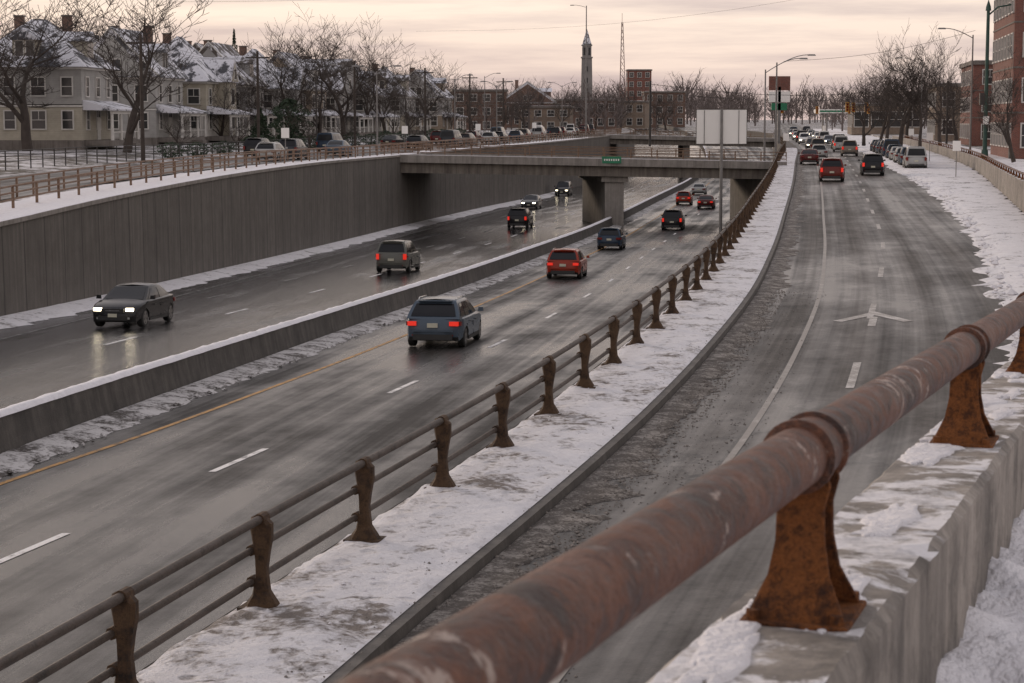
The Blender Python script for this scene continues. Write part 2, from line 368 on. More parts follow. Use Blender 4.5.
loft('sidewalk_snow',mat['snow_clean'],adaptive(-3,30,.004,.05),[(off(FW,.1),off(SZ,.06)),(off(FW,1.2),off(SZ,.03)),(off(FW,5),off(SZ,.05))],sub=30,disp=.08,dscale=3.4,dfine=.05)
loft('sidewalk',mat['verge'],adaptive(30,330,.02,1),[(lambda y:max(FW(y)+.2,SR(y)+1.0),off(SZ,.04)),(lambda y:max(FW(y),SR(y))+4,off(SZ,.04))],sub=2,disp=.05)
loft('retaining_wall',mat['rwall'],adaptive(-25,600,.01,1),[(W,off(E,-.05)),(off(W,-.05),off(L,.14))],sub=1,smooth=False)
loft('retaining_wall_coping',mat['conc'],adaptive(-25,600,.01,1),[(off(W,.03),off(L,.1)),(off(W,.03),off(L,.27)),(off(W,-.34),off(L,.27)),(off(W,-.34),off(L,.0))],smooth=False)
loft('coping_snow',mat['snow_clean'],adaptive(20,300,.008,.4),[(off(W,.0),off(L,.272)),(off(W,-.15),off(L,.31)),(off(W,-.36),off(L,.275))],disp=.02,jit=.05)
loft('retaining_wall',mat['rwall'],adaptive(-25,600,.01,1),[(lambda y:ex_r(y)-.01,off(E,-.05)),(lambda y:ex_r(y)-.01,off(S,.11))],smooth=False)
BH=.76
loft('median_barrier',mat['barrier'],adaptive(-25,800,.01,1),[(off(M,-.3),off(E,-.02)),(off(M,-.22),off(E,.3)),(off(M,-.14),off(E,BH)),(off(M,.14),off(E,BH)),(off(M,.22),off(E,.3)),(off(M,.3),off(E,-.02))],smooth=False)
loft('barrier_snow',mat['snow_clean'],adaptive(4,500,.006,.3),[(off(M,-.17),off(E,BH)),(off(M,-.08),off(E,BH+.08)),(off(M,.08),off(E,BH+.08)),(off(M,.17),off(E,BH))],disp=.03,dscale=2,jit=.03)
def dashes(name,fx,fz,m,starts,dash,w):
    vs=[];fs=[]
    for y in starts:
        for k in range(3):
            a=y+dash*k/3; b=y+dash*(k+1)/3
            o=len(vs); vs+=[(fx(a)-w/2,a,fz(a)+.008),(fx(a)+w/2,a,fz(a)+.008),(fx(b)+w/2,b,fz(b)+.008),(fx(b)-w/2,b,fz(b)+.008)]; fs.append((o,o+1,o+2,o+3))
    me=bpy.data.meshes.new(name); me.from_pydata(vs,[],fs); me.materials.append(m); me.update()
    return put(name,me)
dl=curve([(20,3.3),(28.7,4.1),(37.3,4.85),(49.7,5.55),(62,6.1),(77,6.4),(150,6.5),(600,6.5)])
yl=curve([(15,.6),(25,1.0),(34.4,1.4),(39.9,1.85),(52,2.35),(70,2.65),(98,2.8),(300,2.7),(600,2.7)])
def fsum(f,g): return lambda y:f(y)+g(y)
dashes('lane_marking',fsum(M,dl),E,mat['line'],[15,27.0,35.8,48.2,60.8,73.2]+[85.6+12.4*i for i in range(24)],2.9,.14)
dashes('lane_marking',off(M,10.0),E,mat['line_faint'],[93+12.4*i for i in range(22)],3,.12)
dashes('lane_marking',off(M,-6.1),E,mat['line'],[21+13.6*i for i in range(26)],3,.15)
dashes('lane_marking',off(M,-9.6),E,mat['line_faint'],[17+13.6*i for i in range(26)],3,.13)
dashes('edge_line',fsum(M,yl),E,mat['yellow'],[-20+2*i for i in range(160)],2,.13)
dashes('edge_line',off(W,2.6),E,mat['line_faint'],[10+2*i for i in range(120)],2,.1)
dashes('edge_line',off(R,3.6),S,mat['line_gone'],[10+2*i for i in range(120)],2,.12)
sl=curve([(20,5.1),(50,5.1),(83,6.0),(120,6.3),(600,6)])
dashes('lane_marking',fsum(R,sl),S,mat['line_old'],[13+13*i for i in range(18)],4,.17)
def arrow(y0,dx):
    vs=[];fs=[]
    def P(u,v): y=y0+v; return (R(y)+sl(y)+dx+u,y,S(y)+.009)
    for poly in ([(0,4.6),(-1.05,2.2),(-.8,2.0),(0,3.7)],[(0,4.6),(0,3.7),(.8,2.0),(1.05,2.2)],[(-.1,1.0),(.1,1.0),(.1,3.2),(-.1,3.2)]):
        o=len(vs); vs+=[P(*q) for q in poly]; fs.append(tuple(range(o,o+len(poly))))
    me=bpy.data.meshes.new('road_arrow'); me.from_pydata(vs,[],fs); me.materials.append(mat['line_old']); me.update(); put('road_arrow',me)
arrow(49.2,.1)
# ------------------------------------------------------------------ rails
def heading(f,y): return math.atan2(f(y+.5)-f(y-.5),1.0)
def mid_rail(name,fx,fz,y0,y1,sp,h,mp,mr,r=.05,plen=.16):
    mb=MB()
    y=y0; 
    while y<y1:
        x=fx(y); z=fz(y); hd=heading(fx,y)
        prof=[(-.19,0),(.19,0),(.17,.06),(.085,.2),(.06,.42),(.085,.6),(.12,.78),(.12,.93),(.05,1.0),(-.1,1.0),(-.12,.9),(-.09,.72),(-.065,.55),(-.06,.36),(-.1,.16),(-.17,.06)]
        c,s_=math.cos(hd),math.sin(hd)
        n=len(prof); vs=[]
        for t,k in((-plen/2,.72),(-plen/4,1),(plen/4,1),(plen/2,.72)):
            for u,v in prof:
                u2=u*k; fl=1+.7*max(0,.2-v)/.2
                vs.append((x+u2*c+t*fl*s_, y-u2*s_+t*fl*c, z+v*h*(1 if k==1 else .985)))
        fs=[tuple(range(n))[::-1],tuple(range(3*n,4*n))]
        for q in range(3):
            fs+=[(q*n+i,q*n+(i+1)%n,(q+1)*n+(i+1)%n,(q+1)*n+i) for i in range(n)]
        mb.faces('posts',mp,vs,fs)
        mb.box('posts',mp,(x,y,z+.015),(.46,.34,.03),-hd)
        for hh,dx in((h*.64,-.1),(h*.3,-.1)): mb.tube('clamps',mp,[(x+dx-.06*s_,y-.06*c,z+hh),(x+dx+.06*s_,y+.06*c,z+hh)],r*1.25,8)
        mb.tube('clamps',mp,[(x-.09*s_,y-.09*c,z+h-.02),(x+.09*s_,y+.09*c,z+h-.02)],r*1.35,10)
        y+=sp
    ys=adaptive(y0-4,y1,.008,.8)
    for hh,dx,rr in ((h-.02,.0,r),(h*.64,-.1,r*.8),(h*.3,-.1,r*.8)):
        mb.tube('pipes_%d'%int(hh*100),mr,[(fx(q)+dx,q,fz(q)+hh) for q in ys],rr,8)
    e=mb.group(name)
    for o in e.children:
        if o.name.startswith('pipes'): o.data.polygons.foreach_set('use_smooth',[True]*len(o.data.polygons))
mid_rail('guard_railing',R,off(S,.17),17.5,330,3.4,1.0,mat['rust_far_post'],mat['rust_far'],.048)
def thin_rail(name,fx,fz,y0,y1,sp,h,m,rails=3,r=.035,pw=.08):
    mb=MB(); y=y0
    while y<y1:
        mb.box('posts',m,(fx(y),y,fz(y)+h/2),(pw,pw,h)); y+=sp
    ys=adaptive(y0,y1,.01,1.5)
    for k in range(rails):
        hh=h*(1-k*(.8/rails))-.02
        mb.tube('rails',m,[(fx(q),q,fz(q)+hh) for q in ys],r,6)
    return mb.group(name)
thin_rail('wall_railing',off(W,-2.3),off(L,.08),20,420,3.0,1.0,mat['rust_light'],3,.04,.1)
thin_rail('street_fence',off(W,-5.0),off(L,.08),60,300,2.4,.9,mat['rust_light'],2,.04,.09)
thin_rail('garden_fence',off(W,-16.5),off(L,.1),60,330,2.4,1.2,mat['dark_steel'],3,.03,.07)
def fwn(y):
    hd=heading(FW,y); return math.cos(hd),-math.sin(hd)
fy=adaptive(-8,12,.005,.04)+adaptive(12.3,60,.02,.3)+adaptive(60.6,330,.02,1.0)
verts=[];faces=[]
prof=[(-.17,None),(-.17,-.02),(-.15,0),(-.08,0),(0,0),(.07,0),(.13,0),(.15,-.02),(.15,-.3),(.15,-.9)]
for y in fy:
    nx_,ny_=fwn(y); x=FW(y); zt=FT(y)
    for i,(u,v) in enumerate(prof):
        z=zt+v if v is not None else min(S(y)-.2,zt-1)
        ch=0
        if 1<=i<=7:
            ch=(.006*nz(x*5,y*5,i)+ .005*nz(x*17,y*17,i)) if i in(1,2,6,7) else 0
            z+=.004*nz(x*6+i,y*6,4)+.003*nz(x*21+i,y*21,4)
            if i in(1,2,6,7): z-=max(0,nz(x*1.3+i*7,y*1.3,9)-.3)*.1+max(0,nz(x*9+i*7,y*9,2)-.25)*.03
        verts.append((x+(u+ch)*nx_,y+(u+ch)*ny_,z+ch*.6))
nc=len(prof)
for i in range(len(fy)-1):
    for j in range(nc-1):
        a=i*nc+j; faces.append((a,a+1,a+nc+1,a+nc))
me=bpy.data.meshes.new('parapet_wall'); me.from_pydata(verts,[],faces); me.update(); me.materials.append(mat['parapet']); put('parapet_wall',me)
sn=MB()
for i in range(46):
    y=U(1.5,16); u0=U(-.12,.08); w=U(.03,.08); ln=U(.08,.3)
    nx_,ny_=fwn(y); n=22; rings=[[],[],[]]
    for k in range(n):
        t=2*math.pi*k/n; rr=1+.6*nz(i*3+math.cos(t)*1.5,math.sin(t)*1.5)+.35*nz(i*5+math.cos(t)*4,math.sin(t)*4)
        for q,(kk,zz) in enumerate(((1,-.01),(.9,.004),(.7,.007))):
            uu=max(-.15,min(.125,u0+w*rr*kk*math.cos(t))); vv=ln*rr*kk*math.sin(t)
            yy=y+vv; rings[q].append((FW(yy)+uu*nx_,yy+uu*ny_,FT(yy)+zz+.003*nz(uu*40,yy*20)))
    vs=rings[0]+rings[1]+rings[2]
    fs=[(k,(k+1)%n,n+(k+1)%n,n+k) for k in range(n)]+[(n+k,n+(k+1)%n,2*n+(k+1)%n,2*n+k) for k in range(n)]+[tuple(range(2*n,3*n))]
    sn.faces('s',mat['snow_clean'],vs,fs)
sn.single('parapet_snow',smooth=60)
RH=.325; PR=.058; kz=.93
mb=MB()
ys=frange(-5,98,.4)+frange(99,300,1.5)
mb.tube('pipe',mat['rust_pipe'],[(FW(q),q,FT(q)+RH) for q in ys],PR,32)
y=4.04-2.96*2; posts=[]
while y<300: posts.append(y); y+=2.84
for y in posts:
    x=FW(y); z=FT(y); hd=heading(FW,y); sl_=(FT(y+.5)-FT(y-.5))
    d=Vector((math.sin(hd),math.cos(hd),sl_)).normalized(); p=Vector((x,y,z+RH))
    seg=28 if y<20 else 10
    mb.tube('sleeve',mat['rust_pipe'],[p-d*.085,p+d*.085],PR+.005,seg)
    for o in (-.085,.075): 
        mb.tube('sleeve_bands',mat['rust_pipe'],[p+d*(o-.014),p+d*(o-.008),p+d*(o+.008),p+d*(o+.014)],[PR+.004,PR+.014,PR+.014,PR+.004],seg)
    c,s_=math.cos(hd),math.sin(hd)
    def T(u,v,w): return (x+u*c+v*s_, y-u*s_+v*c, z+w)
    for sgn in(-1,1):
        pr=[(-.1,.0),(.1,.0),(.09,.03),(.06,.1),(.048,.17),(.046,.24),(.058,.29),(.045,.33),(-.045,.33),(-.058,.29),(-.046,.24),(-.048,.17),(-.06,.1),(-.09,.03)]
        n=len(pr); v0=sgn*.045; vs=[]
        for th in(0,.011*sgn):
            for u,w in pr:
                fl=.05*max(0,(.15-w)/.15)**1.5
                vs.append(T(u,v0+th+sgn*fl,w*kz))
        fs=[tuple(range(n)),tuple(range(n,2*n))[::-1]]+[(i,n+i,n+(i+1)%n,(i+1)%n) for i in range(n)]
        mb.faces('bracket',mat['rust_post'],vs,fs)
    vs=[T(a,b,e) for e in(0,.27) for a,b in((-.009,-.045),(.009,-.045),(.009,.045),(-.009,.045))]
    mb.faces('bracket',mat['rust_post'],vs,[(3,2,1,0),(4,5,6,7),(0,1,5,4),(1,2,6,5),(2,3,7,6),(3,0,4,7)])
    vs=[T(a,b,e) for e in(-.0,.013) for a,b in((-.105,-.12),(.105,-.12),(.105,.12),(-.105,.12))]
    mb.faces('base_plate',mat['rust_post'],vs,[(3,2,1,0),(4,5,6,7),(0,1,5,4),(1,2,6,5),(2,3,7,6),(3,0,4,7)])
    if y<20:
        for a in(-.08,.08):
            for b in(-.1,.1):
                q=Vector(T(a,b,.012)); mb.tube('anchor_bolts',mat['rust_post'],[q,q+Vector((0,0,.02))],.014,6)
        vs=[]; n=20
        for e,k in((-.02,1.2),(.004,1.0)):
            for q in range(n):
                t=2*math.pi*q/n; rr=k*(1+.18*nz(y+math.cos(t)*2,math.sin(t)*2))
                a=max(-.15,min(.13,.15*rr*math.cos(t)*1.1)); vs.append(T(a,.18*rr*math.sin(t),e))
        mb.faces('mortar_pad',mat['conc'],vs,[tuple(range(n,2*n))]+[(q,(q+1)%n,n+(q+1)%n,n+q) for q in range(n)])
e=mb.group('pipe_railing')
for o in e.children:
    if o.name.split('.')[0] in('pipe','sleeve','sleeve_bands'):
        o.data.polygons.foreach_set('use_smooth',[True]*len(o.data.polygons)); o.data.set_sharp_from_angle(angle=math.radians(40))
    elif o.name.startswith('bracket') or o.name.startswith('base_plate'):
        b=o.modifiers.new('b','BEVEL'); b.width=.003; b.segments=1
def scatter(name,m,n,fx0,fx1,fz,y0,y1,r0,r1):
    mb=MB(); 
    for i in range(n):
        t=R_()**1.6; y=y0+(y1-y0)*t; x=fx0(y)+(fx1(y)-fx0(y))*R_(); r=U(r0,r1)*(1 if R_()<.8 else 1.7)
        c=(x,y,fz(y)+r*.2); vs=[]
        for dx,dy,dz in((1,0,0),(0,1,0),(-1,0,0),(0,-1,0),(0,0,.8),(0,0,-.6)):
            vs.append((c[0]+dx*r*U(.6,1.2)+U(-.2,.2)*r,c[1]+dy*r*U(.6,1.2),c[2]+dz*r*U(.6,1.1)))
        mb.faces('g',m,vs,[(0,1,4),(1,2,4),(2,3,4),(3,0,4),(1,0,5),(2,1,5),(3,2,5),(0,3,5)])
    return mb.single(name)
scatter('gravel',mat['stone'],4500,off(R,1.72),off(R,2.6),off(S,.03),15,60,.008,.026)
scatter('gravel',mat['stone'],1600,off(R,2.5),off(R,3.8),off(S,.0),15,60,.006,.018)
scatter('gravel',mat['stone'],400,off(R,1.1),off(R,1.68),off(S,.17),15,60,.006,.016)
scatter('snow_clumps',mat['slush'],700,off(M,.4),off(M,1.3),off(E,.03),28,110,.015,.05)
scatter('snow_clumps',mat['snow_clean'],300,off(R,.1),off(R,1.5),off(S,.2),15,60,.01,.025)
scatter('snow_clumps',mat['snow_clean'],900,off(SR,-.2),off(SR,2.5),off(S,.1),45,160,.03,.12)
# ------------------------------------------------------------------ bridge
def bridge(ya,yb,wdt,xa,xb,za,zb):
    mb=MB()
    ang=math.atan2(yb-ya,xb-xa); Ln=math.hypot(xb-xa,yb-ya)
    def P(t,v,w):
        return (xa+(xb-xa)*t-v*math.sin(ang),ya+(yb-ya)*t+v*math.cos(ang),za+(zb-za)*t+w)
    def bar(part,m,t0,t1,v0,v1,w0,w1):
        vs=[P(t0,v0,w0),P(t1,v0,w0),P(t1,v1,w0),P(t0,v1,w0),P(t0,v0,w1),P(t1,v0,w1),P(t1,v1,w1),P(t0,v1,w1)]
        mb.faces(part,m,vs,[(3,2,1,0),(4,5,6,7),(0,1,5,4),(1,2,6,5),(2,3,7,6),(3,0,4,7)])
    bar('deck_slab',mat['deck'],0,1,0,wdt,-.28,0)
    for k in range(7):
        v=.35+(wdt-.9)*k/6; bar('girders' if k else 'fascia_girder',mat['dark_steel'] if k else mat['deck'],0,1,v,v+.3,-1.25,-.281)
    for v in(-.12,wdt-.18): bar('kerb_edge',mat['conc'],0,1,v,v+.3,-.35,.3)
    for v in(0,wdt-.1):
        n=int(Ln/2.2)
        for i in range(n+1):
            t=i/n; bar('railing_posts',mat['rust_light'],max(0,t-.04/Ln),min(1,t+.06/Ln),v,v+.08,.3,1.15)
        for w in(.5,.8,1.1): bar('railing_bars',mat['rust_light'],0,1,v+.01,v+.07,w,w+.07)
    bar('snow_on_kerb',mat['snow_clean'],0,1,-.1,.15,.302,.35)
    bar('roadway',mat['street'],0,1,.2,wdt-.2,.002,.012)
    return mb,P,bar
mb,P,bar=bridge(171.5,176,14,-10.4,24.2,-3.42,-4.15)
tp=(9.1-(-10.4))/34.6
bx=P(tp,.9,-1.3); zb=E(bx[1])-.1; h=bx[2]-zb+.03
bar('pier',mat['conc'],tp-.024,tp+.024,.9,13,-1.3-h,-1.252)
bar('pier_cap',mat['conc'],tp-.034,tp+.034,.7,13.2,-1.75,-1.253)
bar('abutment',mat['conc'],.95,.995,.3,13.7,-6,-1.255)
bar('abutment',mat['conc_dark'],.0,.02,.3,13.7,-6.2,-1.255)
gs=P(.55,-.2,0); mb.box('sign',mat['green_sign'],(gs[0],gs[1],gs[2]+.2),(1.7,.05,.6))
gt=P(.55,-.24,0)
for k in range(7): mb.box('sign_lettering',mat['signback'],(gt[0]-.6+k*.2,gt[1],gt[2]+.2),(.11,.012,.17))
mb.group('overpass_bridge')
mb,P,bar=bridge(338,346,16,W(338)-.5,R(346)-.2,-3.1,-3.8); 
bx=P(.52,6,-1.3); mb.box('pier_columns',mat['conc'],(bx[0],bx[1],-6.6),(1.2,10,5.6)); mb.group('overpass_bridge')
# ------------------------------------------------------------------ cars
cm={}
cm['glass']=pm('car_glass',(.008,.009,.011),(.014,.014,.016),1,.08,spec=.25)
cm['tire']=pm('tyre_rubber',(.02,.02,.02),(.03,.028,.026),8,.85)
cm['rim']=pm('wheel_rim',(.34,.33,.32),(.22,.21,.2),6,.35,metal=.7)
cm['trim']=pm('black_trim',(.018,.018,.018),(.028,.027,.026),4,.55)
cm['red']=pm('tail_lamp_lit',(.42,.018,.01),(.38,.014,.008),4,.25,emit=1.3)
cm['redoff']=pm('tail_lamp',(.2,.012,.009),(.14,.009,.007),4,.2)
cm['head']=pm('headlamp_lit',(1,.86,.62),(1,.84,.6),1,.2,emit=9)
cm['headoff']=pm('headlamp_glass',(.4,.4,.39),(.3,.3,.29),5,.12)
cm['plate']=pm('licence_plate',(.55,.53,.42),(.5,.48,.38),5,.5)
cm['chrome']=pm('chrome',(.5,.5,.5),(.45,.45,.45),3,.18,metal=.95)
def carpaint(c):
    k='p%s'%(c,)
    if k not in cm:
        t=NT('car_paint'); n=t.noise(t.coord('Object'),1.8,4,.65)
        z=t.sep(t.coord('Object'))[2]
        dirt=t.math('ADD',t.math('MULTIPLY',n,.7),t.math('MULTIPLY',z,-.9))
        m=t.ramp(dirt,[(-.1,0.0),(.3,.3)])
        t.col(t.mix(m,c,(.09,.08,.07))); t.rough(t.ramp(dirt,[(.0,.22),(.3,.45)])); t.b.inputs['Specular IOR Level'].default_value=.3
        cm[k]=t.m
    return cm[k]
cache={}
def car_mesh(kind,c,rear_on=True,head_on=False):
    key=(kind,c,rear_on,head_on)
    if key in cache: return cache[key]
    P_=carpaint(c); mb=MB()
    D=dict(wagon=(4.7,1.84,1.5,.94),suv=(4.6,1.88,1.72,1.06),sedan=(4.7,1.82,1.44,.93),hatch=(4.2,1.78,1.5,.95),van=(5.0,1.95,1.95,1.08),truck=(5.6,2.0,1.9,1.15))[kind]
    Ln,Wd,H,B=D; h=Ln/2; w=Wd/2; wr=.335 if kind not in('suv','truck','van') else .37
    af=h-.9; ar=-h+.92+(.15 if kind=='truck' else 0)
    top=[(h,.42),(h-.02,.56),(h-.08,B-.28),(h-.22,B-.2),(h-.6,B-.1),(h-1.2,B+.0)]
    if kind=='sedan': rear=[(-h+1.0,B+.06),(-h+.3,B+.05),(-h+.1,B+.03),(-h+.03,B-.12),(-h+.0,.55),(-h+.05,.36)]
    else: rear=[(-h+.6,B+.02),(-h+.14,B+.0),(-h+.08,B-.1),(-h+.05,B-.25),(-h+.0,.56),(-h+.05,.36)]
    def arch(cx):
        r=wr+.055; return [(cx+r*math.cos(a),max(.22,wr+r*math.sin(a))) for a in [math.pi*k/8 for k in range(9)]][::-1]
    bottom=[(-h+.14,.24)]+arch(ar)+arch(af)+[(h-.12,.22)]
    out=top+rear+bottom
    n=len(out)
    layers=[(-w,.07),(-w+.03,.03),(-w+.1,.008),(-w*.72,-.006),(-w*.4,-.022),(0,-.03),(w*.4,-.022),(w*.72,-.006),(w-.1,.008),(w-.03,.03),(w,.07)]
    vs=[]
    for y,ins in layers:
        for s,z in out:
            e=abs(s)/h; yy=y*(1-.17*max(0,e-.5)**2/.25)
            if abs(y)>w*.8: yy*=1-.035*max(0,(z-.62)/.4)**2-.03*max(0,(.5-z)/.3)
            s2=s-math.copysign(.16*(abs(y)/w)**3,s)*max(0,(e-.85)/.15)
            z2=z-ins*.9 if z>B-.35 else z
            vs.append((yy,s2,z2))
    lay=len(layers); paintF=[];trimF=[]
    for q in range(lay-1):
        for i in range(n):
            f=(q*n+i,q*n+(i+1)%n,(q+1)*n+(i+1)%n,(q+1)*n+i)
            (trimF if i>=len(top)+len(rear)-1 else paintF).append(f)
    paintF.append(tuple(range(n))); paintF.append(tuple(range((lay-1)*n,lay*n))[::-1])
    mb.faces('body',P_,vs,paintF); mb.faces('under',cm['trim'],vs,trimF)
    g={'wagon':(-h+.12,h-1.1,-h+.62,h-2.05),'suv':(-h+.12,h-1.1,-h+.5,h-1.9),'sedan':(-h+.7,h-1.15,-h+1.5,h-2.1),'hatch':(-h+.12,h-.95,-h+.6,h-1.8),'van':(-h+.08,h-.75,-h+.25,h-1.55),'truck':(-h+2.1,h-1.3,-h+2.3,h-2.0)}[kind]
    s0,s1,r0,r1=g; wb=w-.075; wt=w-.27
    def G(side,f,hh):
        sa=s0+(r0-s0)*hh**1.15; sb=s1+(r1-s1)*hh**.95; s=sa+(sb-sa)*f
        ww=(wb+(wt-wb)*hh**1.35)*(1-.16*abs(f-.42)**2)
        zz=B-.03+(H-B+.03-.05)*hh; zz-=.05*hh*(f-.4)**2*2
        return Vector((side*ww,s,zz))
    nf=10; hs=[0,.3,.6,.82,.93,.985,1.0]; vs=[];fs=[]
    rows=[]
    for hh in hs:
        ring=[G(1,k/nf,hh) for k in range(nf+1)]+[G(-1,1-k/nf,hh) for k in range(nf+1)]
        if hh==.985: ring=[Vector((p.x*.97,p.y,p.z+.008)) for p in ring]
        if hh==1.0: ring=[Vector((p.x*.88,p.y+(.05 if p.y<(r0+r1)/2 else -.05),p.z+.025)) for p in ring]
        rows.append(ring)
    m_=len(rows[0])
    for r in rows: vs+=r
    for q in range(len(rows)-1):
        for i in range(m_): fs.append((q*m_+i,q*m_+(i+1)%m_,(q+1)*m_+(i+1)%m_,(q+1)*m_+i))
    o=(len(rows)-1)*m_; base=len(vs)
    for k in range(nf+1):
        a=vs[o+k]; b=vs[o+m_-1-k]; vs.append((a+b)/2+Vector((0,0,.035)))
    for k in range(nf):
        fs.append((o+k,o+k+1,base+k+1,base+k)); fs.append((base+k,base+k+1,o+m_-2-k,o+m_-1-k))
    mb.faces('cabin',P_,vs,fs)
    def win(f0,f1,h0,h1,side,f0t=None,f1t=None):
        f0t=f0 if f0t is None else f0t; f1t=f1 if f1t is None else f1t
        q=[]
        N=4
        for a in range(N+1):
            hh=h0+(h1-h0)*a/N; u=a/N
            q.append([G(side,(f0+(f0t-f0)*u)*(1-v/3)+(f1+(f1t-f1)*u)*v/3,hh)+Vector((side*.011,0,0)) for v in range(4)])
        for a in range(N):
            for v in range(3): mb.quad('windows',cm['glass'],q[a][v],q[a][v+1],q[a+1][v+1],q[a+1][v])
    for sd in(1,-1):
        if kind in('wagon','suv','hatch','van'):
            win(.05,.27,.14,.82,sd,.11); win(.295,.6,.1,.86,sd); win(.625,.955,.1,.86,sd,None,.93)
        elif kind=='truck': win(.06,.45,.1,.86,sd); win(.5,.93,.1,.86,sd)
        else: win(.1,.47,.12,.84,sd,.14); win(.5,.93,.12,.84,sd,None,.9)
        for f in(.285,.615) if kind!='sedan' else (.485,):
            p=G(sd,f,0)
            mb.box('door_seams',cm['trim'],(sd*(w-.012),p.y,(.27+B-.2)/2),(.018,.012,B-.5))
        mb.box('sill',cm['trim'],(sd*(w-.03),(af+ar)/2,.27),(.05,af-ar-.85,.11))
        for f in((af+ar)/2+.42,(af+ar)/2-.55): mb.box('handles',cm['trim'],(sd*(w-.0),f,B-.19),(.03,.15,.025))
        mp=G(sd,.93,.05); mb.box('mirrors',P_,(sd*(w+.07),mp.y-.02,B+.08),(.17,.1,.13),0,.8)
    def glass_end(front):
        k=1 if front else 0; e=.012*(1 if front else -1); N=4
        h_lo,h_hi=(.1,.88) if front or kind in('sedan',) else (.14,.84)
        for a in range(N):
            pts=[]
            for hh in(h_lo+(h_hi-h_lo)*a/N,h_lo+(h_hi-h_lo)*(a+1)/N):
                l=G(-1,k,hh); r=G(1,k,hh); l2=l+(r-l)*.07; r2=r+(l-r)*.07
                pts.append((l2+Vector((0,e,.008)),r2+Vector((0,e,.008))))
            mb.quad('windscreen' if front else 'rear_window',cm['glass'],pts[0][0],pts[0][1],pts[1][1],pts[1][0])
    glass_end(True); glass_end(False)
    rl=cm['red'] if rear_on else cm['redoff']; hl=cm['head'] if head_on else cm['headoff']
    for sd in(1,-1):
        if kind in('suv','van','truck'): mb.box('tail_lamps',rl,(sd*(w-.2),-h+.085,B-.18),(.15,.13,.3),sd*-.25)
        else: mb.box('tail_lamps',rl,(sd*(w-.27),-h+.085,B-.17),(.27,.12,.13),sd*-.18)
        mb.box('tail_lamp_sides',cm['redoff'],(sd*(w-.1),-h+.24,B-.17),(.07,.2,.13),sd*-.12)
        mb.box('head_lamps',hl,(sd*(w-.34),h-.13,.655),(.27,.14,.1),sd*-.2)
        mb.box('fog_lamps',cm['headoff'],(sd*(w-.4),h-.045,.36),(.14,.06,.07))
        mb.box('reflectors',cm['redoff'],(sd*(w-.36),-h+.03,.42),(.16,.06,.04))
    mb.box('grille',cm['trim'],(0,h-.035,.62),(.8,.08,.14)); mb.box('lower_grille',cm['trim'],(0,h-.01,.36),(1.05,.06,.15))
    mb.box('grille_bar',cm['chrome'],(0,h+.008,.62),(.5,.02,.025))
    mb.box('rear_bumper_trim',cm['trim'],(0,-h+.04,.36),(Wd*.66,.1,.17))
    mb.box('rear_bumper_lip',P_,(0,-h+.02,.55),(Wd*.7,.06,.05))
    mb.box('licence_plate',cm['plate'],(0,-h-.0,.72 if kind!='sedan' else .7),(.32,.08,.13))
    mb.box('front_plate',cm['plate'],(0,h+.025,.46),(.32,.02,.12))
    if kind in('wagon','suv','hatch'):
        p=G(1,0,.97); mb.box('roof_spoiler',P_,(0,p.y-.02,p.z+.02),(wt*1.6,.24,.03))
    if kind in('wagon','suv'):
        for sd in(1,-1):
            a=G(sd,.12,1); b=G(sd,.82,1); x=sd*(wt-.07)
            mb.tube('roof_rails',cm['chrome'] if kind=='wagon' else cm['trim'],[(x,a.y,a.z+.02),(x,a.y+.12,a.z+.07),(x,b.y-.12,b.z+.07),(x,b.y,b.z+.02)],.016,6)
    if kind=='truck':
        for sd in(1,-1): mb.box('bed_side',P_,(sd*(w-.12),-h+1.05,B+.04),(.1,1.85,.14))
        mb.box('tailgate',P_,(0,-h+.1,B+.02),(Wd*.8,.08,.2))
    for cy in(af,ar):
        for sd in(1,-1):
            x0=sd*(w-.255); x1=sd*(w-.035)
            mb.tube('tyres',cm['tire'],[(x0,cy,wr),(x0+sd*.03,cy,wr),(x1-sd*.03,cy,wr),(x1,cy,wr)],[wr*.9,wr,wr,wr*.9],24)
            mb.tube('hub',cm['trim'],[(x1,cy,wr),(x1+sd*.002,cy,wr)],wr*.68,20)
            for k in range(5):
                a=2*math.pi*k/5+.3; t=Vector((0,math.cos(a),math.sin(a))); nn=Vector((0,-math.sin(a),math.cos(a)))
                c0=Vector((x1+sd*.006,cy,wr))
                mb.quad('rims',cm['rim'],c0+nn*.045,c0-nn*.045,c0+t*wr*.66-nn*.07,c0+t*wr*.66+nn*.07)
            for k in range(20):
                a=2*math.pi*k/20;a2=2*math.pi*(k+1)/20
                def q(a,r): return (x1+sd*.008,cy+math.cos(a)*r,wr+math.sin(a)*r)
                mb.quad('rims',cm['rim'],q(a,wr*.62),q(a2,wr*.62),q(a2,wr*.7),q(a,wr*.7))
    me=mb.data(kind); cache[key]=me
    me.polygons.foreach_set('use_smooth',[True]*len(me.polygons)); me.set_sharp_from_angle(angle=math.radians(40))
    return me
names={'wagon':'station_wagon','suv':'suv','sedan':'sedan_car','hatch':'hatchback_car','van':'van','truck':'pickup_truck'}
def car(kind,c,x,y,z,hd,rear_on=True,head_on=False,name=None,pitch=0):
    me=car_mesh(kind,c,rear_on,head_on)
    o=put(name or names[kind],me,(x,y,z+.005)); o.rotation_euler=(pitch,0,-hd)
    return o
def pit(f,y,s=1): return s*math.atan(f(y+1)-f(y-1))*.5
BLK=(.011,.011,.013); GRY=(.07,.095,.125); DGR=(.03,.034,.04); REDc=(.26,.03,.013); SIL=(.38,.38,.37); BLU=(.024,.042,.07); OLV=(.12,.12,.105); WHT=(.6,.59,.57); TAN=(.2,.17,.14); MAR=(.09,.013,.012)
